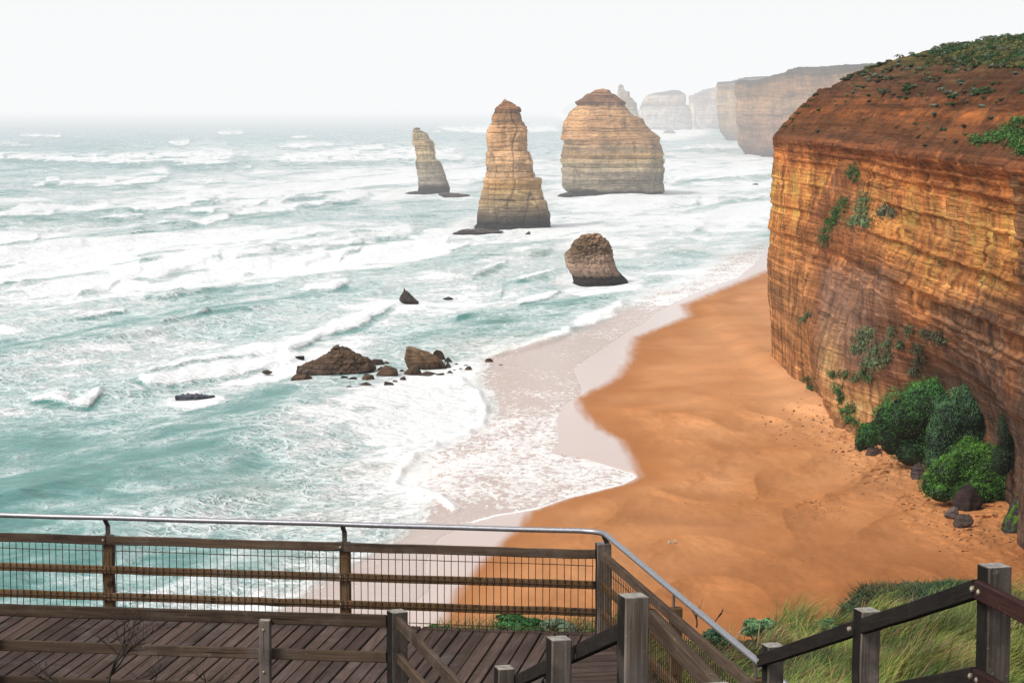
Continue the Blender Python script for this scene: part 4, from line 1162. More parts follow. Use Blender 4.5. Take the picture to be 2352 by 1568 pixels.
    tint(sstep(0.02, 0.34, strk) * sstep(17, 23, zz) * sstep(41, 39, zz), (104, 58, 32), 0.85)
    tint(sstep(0.05, 0.40, strk2) * sstep(18, 24, zz) * sstep(41, 39, zz), (138, 76, 40), 0.6)
    tint(sstep(0.12, 0.45, -strk2) * sstep(19, 25, zz) * sstep(39, 35, zz), (204, 136, 74), 0.25)
    fa = np.zeros(n2); 
    fa[:, :nf] = slump
    tint(fa, (122, 74, 46), 0.8)
    tint(fa * sstep(0.0, 0.4, fbm2(yy / 3, zz / 5, 3, 45)), (100, 72, 56), 0.7)
    # grey apron low on the left half, tan toe, foot on the right darkened, shading put into the colour
    tint(sstep(1870, 1900, px) * sstep(2120, 2000, px) * sstep(590, 640, py) * sstep(900, 820, py), (118, 92, 76), 0.75)
    tint(sstep(560, 640, py) * sstep(1880, 1850, px), (176, 122, 72), 0.55)
    tint(sstep(0.05, 0.4, fbm2(yy / 1.6, zz / 9, 3, 47)) * sstep(560, 640, py) * sstep(1885, 1860, px) * face, (96, 64, 42), 0.8)
    tint(np.exp(-((px - 1905) / 26) ** 2 - ((py - 830) / 70) ** 2) + np.exp(-((px - 1985) / 60) ** 2 - ((py - 930) / 40) ** 2), (196, 152, 100), 0.7)
    tint(sstep(2060, 2200, px) * sstep(640, 720, py), (82, 64, 52), 0.85)
    tint(sstep(2150, 2300, px) * sstep(690, 760, py) * sstep(-0.2, 0.3, strk), (56, 45, 39), 0.85)
    tint(np.exp(-((px - 2230) / 90) ** 2 - ((py - 660) / 34) ** 2) * sstep(-0.1, 0.25, fbm2(yy / 2, zz / 2, 3, 49)), (206, 142, 86), 0.8)
    tint(np.exp(-((px - 2190) / 50) ** 2 - ((py - 520) / 80) ** 2), (196, 136, 82), 0.55)
    tint(sstep(2280, 2330, px) * sstep(360, 420, py) * sstep(760, 640, py) * sstep(-0.1, 0.3, strk2), (96, 78, 58), 0.75)
    big = fbm2(yy / 11, zz / 9, 4, 58); big2 = fbm2(yy / 3.4, zz / 2.6, 4, 59)
    tint(face * sstep(0.05, 0.4, big) * sstep(14, 20, zz), (124, 76, 44), 0.6)
    tint(face * sstep(0.10, 0.42, big2), (108, 66, 42), 0.55)
    tint(face * sstep(0.16, 0.45, -big2) * sstep(17, 24, zz), (198, 134, 76), 0.35)
    # pits and seams
    ledc = np.concatenate([led + 0.7 * led2 + 0.9 * block * sstep(-0.1, 0.4, perlin2(Yg / 14, Z / 9, 62)), np.zeros(Z2.shape)], 1)
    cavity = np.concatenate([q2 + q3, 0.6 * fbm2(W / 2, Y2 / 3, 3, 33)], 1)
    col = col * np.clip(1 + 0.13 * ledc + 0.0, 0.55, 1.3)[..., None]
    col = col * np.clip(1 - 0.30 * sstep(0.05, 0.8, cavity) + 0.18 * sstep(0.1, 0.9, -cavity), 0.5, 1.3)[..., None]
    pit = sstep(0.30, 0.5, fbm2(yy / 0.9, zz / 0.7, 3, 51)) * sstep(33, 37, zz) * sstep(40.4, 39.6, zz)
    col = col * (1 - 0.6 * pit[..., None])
    # the slope: bands of brighter earth, thin dull grass higher up
    sm = 1.0 * ~face
    tint(sm * np.exp(-((zz - 43.9 - 0.5 * perlin2(yy / 12, zz * 0, 5)) / 0.55) ** 2) * sstep(-0.25, 0.2, fbm2(yy / 2.5, zz, 3, 53)), (176, 98, 48), 0.85)
    tint(sm * np.exp(-((zz - 45.6) / 0.4) ** 2) * sstep(-0.1, 0.3, fbm2(yy / 3, zz, 3, 54)), (164, 92, 46), 0.8)
    tint(sm * sstep(50, 53.5, zz + 1.5 * fbm2(yy / 8, px / 160, 3, 55)) , (104, 92, 48), 0.8)
    tint(sm * sstep(46, 51, zz) * sstep(0.08, 0.35, fbm2(yy / 3.5, px / 60, 4, 56)), (92, 88, 44), 0.8)
    tint(sm * sstep(53, 55, zz), (58, 72, 34), 0.8)
    tint(sm * sstep(0.1, 0.45, fbm2(yy / 6, px / 130, 3, 57)), (84, 56, 42), 0.5)
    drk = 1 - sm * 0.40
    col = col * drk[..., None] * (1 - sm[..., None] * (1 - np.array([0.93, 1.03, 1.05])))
    col = np.clip(col, 0.012, 0.6)
    faces = grid_faces(*n2)
    V = np.stack([VX, VY, VZ], -1)
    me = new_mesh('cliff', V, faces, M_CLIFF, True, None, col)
    o = link('cliff', me, None, 'tall layered orange cliff with a scrubby earth slope above the beach', 'cliff', None, 'structure')
    CLIFF['bvh'] = BVHTree.FromPolygons([tuple(v) for v in V.reshape(-1, 3)], [tuple(int(i) for i in f) for f in faces])
    return o


def hit(px, py):
    d = Vector(ray(px, py)).normalized()
    loc, nrm, i, dist = CLIFF['bvh'].ray_cast(Vector((0, 0, CAMZ)), d)
    if loc is None: return None, None
    if nrm.dot(d) > 0: nrm = -nrm
    return np.array(loc), np.array(nrm)
# ------------------------------------------------------------------ foliage
def leaf_quads(P, N, size, rs, cols, droop=0.0, aspect=0.55):
    """one small leaf or leaf spray per point P, roughly facing N"""
    n = len(P)
    N = N + rs.normal(0, 0.42, (n, 3)); N /= np.linalg.norm(N, axis=1)[:, None]
    T = rs.normal(0, 1, (n, 3)); T[:, 2] -= droop
    T -= (T * N).sum(1)[:, None] * N; T /= np.linalg.norm(T, axis=1)[:, None]
    B = np.cross(N, T)
    s = (size * rs.uniform(0.6, 1.35, n))[:, None]
    a = P + T * s * 0.5; c = P - T * s * 0.5; b = P + B * s * 0.5 * aspect + N * s * 0.08; d = P - B * s * 0.5 * aspect + N * s * 0.08
    V = np.stack([a, b, c, d], 1).reshape(-1, 3)
    Fq = np.arange(n * 4).reshape(-1, 4)
    C = np.repeat(cols, 4, axis=0)
    return V, Fq, C


def bush_mesh(name, lobes, n, size, base, tip, seed, droop=0.0, lit=(0, 0, 1)):
    """lobes: list of (centre xyz, radii xyz); leaf sprays over their outsides, plus dark cores filling the gaps"""
    rs = np.random.RandomState(seed)
    lobes = [(np.array(c, float), np.array(r, float)) for c, r in lobes]
    area = np.array([(r[0] * r[1] * r[2]) ** (2 / 3) for c, r in lobes]); area = area / area.sum()
    Vs, Fs, Cs, k = [], [], [], 0
    base = np.array(base); tip = np.array(tip)
    lo = min(c[2] - r[2] for c, r in lobes); hi = max(c[2] + r[2] for c, r in lobes)
    for (c, r), a in zip(lobes, area):
        m = int(n * a) + 4
        u = rs.normal(size=(m, 3)); u /= np.linalg.norm(u, axis=1)[:, None]
        u[:, 2] = np.where(u[:, 2] < -0.45, -u[:, 2], u[:, 2])
        rad = 1 + 0.22 * fbm3(u[:, 0] * 2 + c[0], u[:, 1] * 2 + c[1], u[:, 2] * 2 + c[2], 3, seed % 20) * 2 - rs.uniform(0, 0.22, m) ** 1.0
        P = c + u * r * rad[:, None]
        clump = fbm3(P[:, 0] * 1.6 / (size * 4), P[:, 1] * 1.6 / (size * 4), P[:, 2] * 1.6 / (size * 4), 2, seed % 17)
        h = (P[:, 2] - lo) / (hi - lo + 1e-6)
        t = np.clip(0.15 + 0.75 * clump + 0.35 * (rad - 0.8) + 0.30 * (u[:, 2]) + 0.1 * h, 0, 1)  # upper and outer leaves lighter: top light put into the colour
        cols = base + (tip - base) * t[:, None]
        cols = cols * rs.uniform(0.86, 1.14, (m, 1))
        V, Fq, C = leaf_quads(P, u, size, rs, cols, droop)
        Vs.append(V); Fs.append(Fq + k); Cs.append(C); k += len(V)
        # dark core blocks the gaps: inner shade put into its colour
        th = np.linspace(0, 2 * np.pi, 12, endpoint=False); ph = np.linspace(-1.2, 1.5, 7)
        PH, TH = np.meshgrid(ph, th, indexing='ij')
        core = np.stack([np.cos(PH) * np.cos(TH), np.cos(PH) * np.sin(TH), np.sin(PH)], -1).reshape(-1, 3) * r * 0.72 + c
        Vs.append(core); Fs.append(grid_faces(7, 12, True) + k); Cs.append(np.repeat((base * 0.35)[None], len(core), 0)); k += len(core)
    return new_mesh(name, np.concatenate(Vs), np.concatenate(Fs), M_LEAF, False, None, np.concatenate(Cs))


def bush(name, label, cat, px, py, Y, lobes_px, n, size_px, base, tip, seed, droop=0.0, group=None, deep=0.8):
    """a bush standing at px, py (foot) at distance Y, lobes given as (dx, dy, rx, ry) in photo px from the foot"""
    o_ = at(px, py, Y); s = Y / F
    r = np.random.RandomState(seed)
    L = [((dx * s, r.uniform(-.25, .25) * rx * s, -dy * s), (rx * s * 1.13, rx * s * deep, ry * s * 1.12)) for dx, dy, rx, ry in lobes_px]
    me = bush_mesh(name, L, n, size_px * s, base, tip, seed, droop)
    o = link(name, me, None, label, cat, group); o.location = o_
    return o


G_DARK, G_MID, G_BRIGHT = (0.010, 0.034, 0.012), (0.035, 0.115, 0.022), (0.13, 0.33, 0.035)
G_SAGE0, G_SAGE1 = (0.06, 0.085, 0.05), (0.26, 0.30, 0.21)


def build_cliff_plants():
    bush('shrub', 'small dark green bush, leftmost at the foot of the orange cliff', 'shrub', 2005, 1042, 286,
         [(-10, -38, 28, 34), (22, -50, 26, 40), (-28, -22, 14, 22)], 11000, 3.6, G_DARK, (0.08, 0.26, 0.05), 1, 0.6)
    bush('shrub', 'big rounded dark bush at the cliff foot, left of the drooping one', 'shrub', 2095, 1080, 271,
         [(-10, -120, 76, 66), (35, -150, 76, 62), (85, -175, 60, 50), (-45, -85, 44, 62), (0, -45, 50, 44), (60, -90, 60, 60), (-60, -118, 36, 44), (100, -60, 44, 50), (110, -110, 40, 60)], 36000, 3.7, G_DARK, (0.085, 0.27, 0.05), 2, 0.9)
    bush('shrub', 'drooping grey green bush hanging down the cliff foot in long folds', 'shrub', 2222, 1105, 255,
         [(-60, -80, 38, 70), (-35, -140, 50, 70), (15, -165, 55, 66), (60, -150, 50, 70), (10, -95, 52, 70), (75, -90, 44, 74), (-75, -40, 28, 40), (100, -130, 34, 74), (-20, -40, 50, 44), (80, -200, 34, 40)], 36000, 3.7, (0.014, 0.042, 0.02), (0.11, 0.26, 0.095), 3, 1.8)
    bush('shrub', 'bright green bush at the cliff foot behind the dark brown boulder', 'shrub', 2222, 1150, 243,
         [(-78, -35, 34, 34), (-40, -62, 48, 48), (5, -85, 56, 52), (55, -72, 56, 56), (30, -40, 60, 42), (88, -40, 40, 56), (-20, -25, 50, 30), (20, -20, 60, 30), (-60, -20, 40, 26)], 34000, 3.7, (0.012, 0.042, 0.008), G_BRIGHT, 4, 0.4)
    bush('shrub', 'dark ivy like bush in the shaded corner by the mossy rock', 'shrub', 2322, 1090, 236,
         [(-10, -90, 24, 60), (8, -150, 18, 50), (-20, -30, 26, 40), (10, -200, 14, 30)], 9000, 3.7, (0.012, 0.026, 0.01), (0.045, 0.08, 0.025), 5, 1.0)
    bush('shrub', 'small round dark bush squeezed between the drooping and the bright bush', 'shrub', 2165, 1052, 257,
         [(0, -14, 24, 20), (14, -22, 18, 16)], 2200, 4.6, G_DARK, (0.04, 0.13, 0.025), 6, 0.6)

    # named patches of plants on the face
    def patch(label, pts, rx, ry, n, base, tip, seed, name='cliff_plant'):
        rs = np.random.RandomState(seed)
        x0, y0 = pts[len(pts) // 2]
        p0, _ = hit(x0, y0)
        if p0 is None: return
        base, tip = np.array(base), np.array(tip) * 1.25
        Ps, Ns, Cs = [], [], []
        for _ in range(n):
            x, y = pts[rs.randint(len(pts))]
            x += rs.normal(0, rx * .62); y += rs.normal(0, ry * .62)
            q = float(perlin2(np.array(x / 9.0), np.array(y / 8.0), seed))
            if q < rs.uniform(-.5, .15): continue
            p, nr = hit(x, y)
            if p is None: continue
            for k in range(3):
                lift = rs.uniform(0, .45) * (0.5 + q)
                Ps.append(p + nr * lift + rs.normal(0, .12, 3)); Ns.append(nr + np.array((0, 0, .5)))
                Cs.append(base + (tip - base) * np.clip(.1 + lift * 1.6 + rs.normal(0, .2), 0, 1))
        V, Fq, C = leaf_quads(np.array(Ps) - p0, np.array(Ns), 0.26, rs, np.array(Cs), 0.5)
        o = link(name, new_mesh(name, V, Fq, M_LEAF, False, None, C), None, label, None if n > 2000 else 'plant', None, 'stuff' if n > 2000 else None); o.location = p0
    patch('long diagonal strip of dark green plants on the scar of the orange cliff', [(1940, 468), (1925, 490), (1912, 510), (1900, 530), (1892, 548)], 12, 15, 1500, (0.012, 0.04, 0.012), (0.05, 0.14, 0.025), 11)
    patch('clump of grey green plants beside the diagonal strip on the cliff scar', [(1985, 455), (1982, 475), (1978, 495), (1960, 510), (1990, 512)], 14, 12, 1500, (0.04, 0.07, 0.03), (0.16, 0.25, 0.11), 12)
    patch('dark tuft at the top of the cliff scar', [(1962, 385), (1955, 400), (1966, 405)], 9, 9, 500, (0.015, 0.04, 0.012), (0.06, 0.12, 0.03), 13)
    patch('grey tufts right of the cliff scar plants', [(2035, 480), (2050, 490), (2025, 492)], 9, 8, 500, (0.035, 0.05, 0.03), (0.12, 0.14, 0.09), 14)
    patch('sage green plants spilling down the grey lower cliff', [(1980, 770), (1990, 790), (1970, 800), (2000, 765), (2010, 805), (1995, 830), (2015, 835)], 13, 12, 1500, (0.03, 0.06, 0.025), (0.14, 0.2, 0.09), 15)
    patch('thin green streak of plants low on the cliff, above the large bushes', [(2050, 760), (2040, 790), (2070, 790), (2040, 820), (2090, 760)], 10, 12, 900, (0.025, 0.05, 0.02), (0.09, 0.13, 0.05), 16)
    patch('olive mat of plants on a ledge of the lower cliff', [(2130, 765), (2150, 772), (2165, 782), (2110, 800), (2115, 825), (2105, 850)], 14, 10, 1300, (0.025, 0.035, 0.018), (0.085, 0.09, 0.045), 17)
    patch('dark green plants hanging at the cliff toe, left of the bushes', [(1858, 870), (1862, 890), (1856, 905)], 9, 10, 500, (0.012, 0.035, 0.01), (0.05, 0.10, 0.02), 18)
    patch('row of dark plants on the tan toe of the cliff', [(1925, 895), (1932, 915), (1940, 940), (1950, 962), (1965, 970), (1960, 940)], 9, 10, 900, (0.014, 0.04, 0.01), (0.06, 0.14, 0.025), 19)
    patch('dark tufts under the grey apron of the cliff', [(1940, 860), (1965, 865), (1985, 855), (2000, 868), (1915, 860)], 10, 9, 800, (0.02, 0.045, 0.015), (0.07, 0.11, 0.03), 20)
    patch('small tuft on the left edge of the lower cliff', [(1850, 730), (1858, 722), (1846, 738)], 8, 8, 300, (0.03, 0.05, 0.02), (0.10, 0.14, 0.06), 22)
    patch('bright green plants along the rim at the right of the cliff', [(2340, 280), (2320, 300), (2300, 312), (2280, 318), (2250, 322), (2335, 330), (2350, 345), (2345, 310), (2330, 316)], 16, 10, 2600, (0.014, 0.045, 0.012), (0.07, 0.17, 0.03), 23)

    # tufts on the earth slope: repeats of a few kinds
    kinds = []
    for k, (b, t) in enumerate((((0.02, 0.05, 0.015), (0.07, 0.13, 0.035)), (G_SAGE0, G_SAGE1), ((0.03, 0.026, 0.014), (0.10, 0.085, 0.035)))):
        rs = np.random.RandomState(70 + k)
        kinds.append(bush_mesh('slope_tuft', [((rs.uniform(-.3, .3), rs.uniform(-.3, .3), .15), (.45, .45, .32)), ((.3, .2, .1), (.3, .3, .22)), ((-.35, .1, .1), (.28, .3, .2))], 520, 0.14, b, t, 60 + k))
    labs = ('dark green tuft on the earth slope above the orange cliff', 'pale sage tuft on the earth slope above the orange cliff', 'brown withered tuft on the earth slope above the orange cliff')
    grp = ('dark green tufts on the cliff slope', 'pale sage tufts on the cliff slope', 'brown withered tufts on the cliff slope')
    rs = np.random.RandomState(5)
    cnt = 0
    while cnt < 175:
        px = rs.uniform(1800, 2350); py = rs.uniform(130, 345)
        if rs.rand() > 0.25 + 0.75 * (py < 230): continue
        if perlin2(np.array(px / 45.0), np.array(py / 22.0), 6) < rs.uniform(-.3, .35): continue
        p, nr = hit(px, py)
        if p is None or p[2] < 40.3: continue
        k = 1 if rs.rand() < 0.34 else (0 if rs.rand() < 0.55 else 2)
        if px < 1850: k = 0 if rs.rand() < .7 else 2
        o = link('slope_tuft', kinds[k], None, labs[k], 'tuft', grp[k])
        o.location = p; s = rs.uniform(0.4, 1.0) * (1.25 if py < 220 else 0.9); o.scale = (s, s * rs.uniform(.9, 1.4), s * rs.uniform(.7, 1.0)); o.rotation_euler = (0, 0, rs.uniform(0, 6.3))
        cnt += 1
    # tufts along the skyline rim
    for px, py in ((1806, 292), (1822, 275), (1836, 262), (1850, 246), (1868, 232), (1986, 166), (2000, 158), (2010, 154)):
        for dy in range(0, 14, 2):
            p, nr = hit(px, py + dy)
            if p is not None: break
        if p is None: continue
        o = link('slope_tuft', kinds[0], None, labs[0], 'tuft', grp[0]); o.location = p
        o.scale = (1.2, 1.2, .8)
    # the hilltop heath reads as one mass
    Ls = []
    for i in range(2600):
        px = rs.uniform(1975, 2420); py = rs.uniform(84, 215)
        p, nr = hit(px, py)
        if p is None: continue
        core = py < np.interp(px, [2120, 2140, 2165, 2352, 2450], [110, 128, 137, 160, 166]) + rs.uniform(-5, 5)
        if not core and (rs.rand() > 0.20 or py > 188 or p[2] < 49): continue
        if not core and perlin2(np.array(px / 30.0), np.array(py / 16.0), 8) < 0.02: continue
        r = rs.uniform(0.3, 0.85)
        Ls.append((p + np.array((0, 0, r * .2)), (r, r * 1.1, r * .6)))
        if len(Ls) > 620: break
    P0 = Ls[0][0]
    VV, FF, CC, k = [], [], [], 0
    for j, (c, r) in enumerate(Ls):
        q = perlin2(np.array(c[0] / 6), np.array(c[1] / 9), 3)
        if rs.rand() < 0.15: b, t = np.array((0.05, 0.07, 0.04)), np.array((0.17, 0.2, 0.12))
        elif q > 0.05: b, t = np.array((0.06, 0.06, 0.02)), np.array((0.15, 0.15, 0.05))
        else: b, t = np.array((0.012, 0.035, 0.012)), np.array((0.05, 0.11, 0.03))
        m = 70
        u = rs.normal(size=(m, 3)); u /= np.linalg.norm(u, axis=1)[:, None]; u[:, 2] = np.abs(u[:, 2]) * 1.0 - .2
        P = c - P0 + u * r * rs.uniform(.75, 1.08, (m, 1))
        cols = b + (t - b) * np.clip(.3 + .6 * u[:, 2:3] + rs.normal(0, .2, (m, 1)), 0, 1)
        V, Fq, C = leaf_quads(P, u, 0.26, rs, cols)
        VV.append(V); FF.append(Fq + k); CC.append(C); k += len(V)
    o = link('hilltop_heath', new_mesh('hilltop_heath', np.concatenate(VV), np.concatenate(FF), M_LEAF, False, None, np.concatenate(CC)), None, 'low green heath covering the top of the cliff', None, None, 'stuff')
    o.location = P0


# ------------------------------------------------------------------ ground of the headland under the walkway
DECK = 39.55


def g_plane(X, Y):
    return DECK - 0.55 - 0.10 * (Y - 24.0) - 0.02 * X


def ground_hit(px, py):
    dx, dy, dz = ray(px, py)
    # CAMZ + t dz = DECK - .55 - .1 (t dy - 24) - .02 t dx
    t = (DECK - 0.55 + 2.4 - CAMZ) / (dz + 0.1 * dy + 0.02 * dx)
    return dx * t, dy * t


EDGE_PX = [-500, 900, 1000, 1380, 1480, 1600, 1700, 1800, 1900, 2050, 2250, 2600]
EDGE_PY = [1505, 1500, 1480, 1476, 1480, 1490, 1476, 1460, 1442, 1420, 1402, 1385]


def ground_z(X, Y):
    X = np.asarray(X, float); Y = np.asarray(Y, float)
    a = X / np.maximum(Y, 1) * F + CX
    ey = np.interp(a, EDGE_PX, EDGE_PY)
    t = (DECK - 0.55 + 2.4 - CAMZ) / (-(ey - 243) / F + 0.1 + 0.02 * X / np.maximum(Y, 1))
    z = g_plane(X, Y) + 0.16 * fbm2(X / 2.2, Y / 2.2, 3, 3)
    over = np.clip(Y - t, 0, None)
    tongue = sstep(0.125, 0.15, X / np.maximum(Y, 1)) * sstep(0.215, 0.20, X / np.maximum(Y, 1)) * sstep(66, 58, Y)
    drop = 1.6 * (1 - tongue) + 0.118 * tongue
    return z - over * drop


def build_ground():
    xs = np.linspace(-16, 18, 230); ys = np.concatenate([np.linspace(4, 40, 220), np.linspace(40.5, 80, 60)])
    X, Y = np.meshgrid(xs, ys)
    Z = np.maximum(ground_z(X, Y), -1.0)
    me = new_mesh('ground', np.stack([X, Y, Z], -1), grid_faces(*X.shape)[:, ::-1], plain_material('hill_soil', (0.035, 0.032, 0.016), 0.95, 0.1, 0, 3, 0.5), True)
    link('ground', me, kind='structure')


def blades(P, H, lean, width, rs, c0, c1, t):
    """bent grass blades as strips of four quads"""
    n = len(P); K = 5
    s = np.linspace(0, 1, K)
    az = rs.uniform(0, 2 * np.pi, n)
    side = np.stack([np.cos(az), np.sin(az), 0 * az], 1)
    V = np.zeros((n, K, 2, 3))
    droopv = rs.uniform(0.5, 1.0, n)
    for k in range(K):
        up = s[k] - 0.35 * droopv * s[k] ** 2.6
        c = P + H[:, None] * (np.array((0, 0, 1.0)) * up[:, None] + lean * (s[k] ** 1.8))
        w = (width * (1 - s[k] ** 1.5 * 0.92))[:, None]
        V[:, k, 0] = c - side * w / 2; V[:, k, 1] = c + side * w / 2
    idx = np.arange(n * K * 2).reshape(n, K, 2)
    Fq = np.stack([idx[:, :-1, 0], idx[:, :-1, 1], idx[:, 1:, 1], idx[:, 1:, 0]], -1).reshape(-1, 4)
    col = (c0 + (c1 - c0) * t[:, None])
    C = col[:, None, None, :] * (0.22 + 0.95 * s)[None, :, None, None] + 0 * V  # darker towards the root: shade among the blades put into the colour
    return V.reshape(-1, 3), Fq, C.reshape(-1, 3)


def build_grass():
    rs = np.random.RandomState(3)
    n = 125000
    px = rs.uniform(1400, 2480, n); py = rs.uniform(1385, 1780, n)
    ey = np.interp(px, EDGE_PX, EDGE_PY)
    keep = py > ey + rs.uniform(-3, 6, n)
    keep &= rs.rand(n) < 0.40 + 0.6 * sstep(1400, 1560, px)
    px, py = px[keep], py[keep]
    X, Y = ground_hit(px, py)
    # nothing grows through the walkway or the stairs
    a = fence2_side(X, Y)
    ok = (a > 0.05)
    for bx, by in BUSH_SPOTS:
        ok &= ~((np.abs(X - bx) < 0.34) & (Y < by + 0.2) & (Y > by - 1.5))
    X, Y = X[ok], Y[ok]
    clump = fbm2(X / 1.1, Y / 2.0, 3, 5)
    ok = rs.rand(len(X)) < np.clip(0.62 + 1.0 * clump, 0.12, 1)
    X, Y, clump = X[ok], Y[ok], clump[ok]
    Z = ground_z(X, Y) - 0.02
    m = len(X)
    H = np.clip(0.40 + 0.85 * clump + rs.normal(0, .12, m), 0.14, 1.0)
    gust = fbm2(X / 1.6, Y / 3.0, 2, 8)
    ang = 0.25 + 1.6 * gust + rs.normal(0, .48, m)
    la = np.clip(0.60 + 0.5 * gust + rs.normal(0, .2, m), 0.1, 1.1)
    lean = np.stack([np.cos(ang) * la, np.sin(ang) * la, -0.25 * la], 1)
    t = np.clip(0.45 + 1.1 * fbm2(X / 0.8, Y / 1.4, 3, 9) + rs.normal(0, .34, m), 0, 1)
    straw = (rs.rand(m) < 0.18 + 0.42 * sstep(0.0, 0.35, fbm2(X / 1.3, Y / 2.5, 2, 12)))
    c0 = np.where(straw[:, None], np.array([0.20, 0.13, 0.055]), np.array([0.05, 0.10, 0.018]))
    c1 = np.where(straw[:, None], np.array([0.44, 0.27, 0.13]), np.array([0.26, 0.32, 0.045]))
    shade = 1 - 0.6 * sstep(0.0, 0.35, -fbm2(X / 0.9, Y / 1.7, 3, 15)); c0 = c0 * shade[:, None]; c1 = c1 * shade[:, None]
    P = np.stack([X, Y, Z], 1)
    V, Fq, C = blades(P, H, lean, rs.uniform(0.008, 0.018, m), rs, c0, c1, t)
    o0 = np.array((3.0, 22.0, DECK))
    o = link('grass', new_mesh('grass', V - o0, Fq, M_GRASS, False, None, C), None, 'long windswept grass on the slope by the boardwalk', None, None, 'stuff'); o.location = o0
    # short grass under the far edge of the deck
    n = 5000
    px = rs.uniform(985, 1400, n); py = rs.uniform(1440, 1500, n)
    X, Y = ground_hit(px, py); Z = ground_z(X, Y)
    ok = fence1_side(X, Y) > 0.12; X, Y, Z = X[ok], Y[ok], Z[ok]; m = len(X)
    lean = np.stack([rs.normal(.2, .4, m), rs.normal(0, .3, m), 0 * X], 1)
    straw = rs.rand(m) < .35
    c0 = np.where(straw[:, None], np.array([0.10, 0.07, 0.04]), np.array([0.03, 0.06, 0.012])); c1 = np.where(straw[:, None], np.array([0.28, 0.2, 0.1]), np.array([0.14, 0.22, 0.04]))
    V, Fq, C = blades(np.stack([X, Y, Z], 1), rs.uniform(.15, .42, m), lean, rs.uniform(.006, .012, m), rs, c0, c1, rs.rand(m))
    o0 = np.array((0, 25.0, DECK))
    o = link('grass', new_mesh('grass', V - o0, Fq, M_GRASS, False, None, C), None, 'short grass growing along the seaward edge of the boardwalk', None, None, 'stuff'); o.location = o0


def near_bush(name, label, px, py, w, h, n, size, base, tip, seed, Y=None, cat='shrub', dz=0.0):
    """leafy plant near the walkway whose crown centre is seen at px, py"""
    if Y is None:
        Y = bush_Y(px, py, h)
    s = Y / F
    c = at(px, py, Y)
    gz = float(ground_z(c[0], Y))
    r = np.random.RandomState(seed)
    L = []
    for k in range(9):
        L.append(((r.uniform(-.34, .34) * w * s, r.uniform(-.3, .3) * w * s, c[2] - gz + r.uniform(-.3, .25) * h * s), (w * s * r.uniform(.16, .3), w * s * r.uniform(.16, .28), h * s * r.uniform(.22, .36))))
    o = empty(name, label, cat, (c[0], Y, gz))
    f = link('foliage', bush_mesh('foliage', L, n, size, base, tip, seed, -0.3), o)
    mb = MB()
    for k in range(6):
        e = L[k][0]
        p1 = np.array((c[0], Y, gz)) + np.array(e)
        mb.tube([(c[0], Y, gz - .05), ((c[0] + p1[0]) / 2 + r.uniform(-.03, .03), Y + e[1] * .3, (gz + p1[2]) / 2), p1], [.012, .009, .004], 6)
    mb.build('stem', M_TWIG, o)
    return o


def twig_plant(name, label, px, py, Y, height_px, seed, spread=0.8, trunk=2.2, lean=0.0, levels=4, cat='dead shrub', foot=None):
    """bare branching shrub: foot at px, py"""
    r = np.random.RandomState(seed); s = Y / F
    p0 = at(px, py, Y)
    mb = MB()

    def grow(p, d, L, rad, lev):
        pts = [p]; q = p.copy(); dd = d.copy()
        k = 4
        for i in range(k):
            dd = dd + r.normal(0, .16, 3); dd /= np.linalg.norm(dd)
            q = q + dd * L / k; pts.append(q.copy())
        mb.tube(pts, [rad * (1 - .5 * i / k) for i in range(k + 1)], 6)
        if lev > 0:
            for j in range(r.randint(3, 5)):
                i = r.randint(1, k + 1)
                nd = dd + r.normal(0, spread, 3) * np.array((1, .7, .6)); nd[2] += .25; nd /= np.linalg.norm(nd)
                grow(pts[i], nd, L * r.uniform(.45, .75), rad * .52, lev - 1)
    d0 = np.array((lean, 0, 1.0)); d0 /= np.linalg.norm(d0)
    grow(p0, d0, height_px * s * .45, trunk * s, levels)
    o = empty(name, label, cat, p0)
    mb.build('branches', M_TWIG, o)
    return o


def bush_Y(px, py, h):
    return float(ground_hit(px, py + h * 0.75)[1])


BUSH_PX = [(1745, 1442, 46), (1888, 1436, 34), (1640, 1462, 40)]
BUSH_SPOTS = []
for _b in BUSH_PX:
    _y = bush_Y(*_b); BUSH_SPOTS.append((float(at(_b[0], _b[1], _y)[0]), _y))


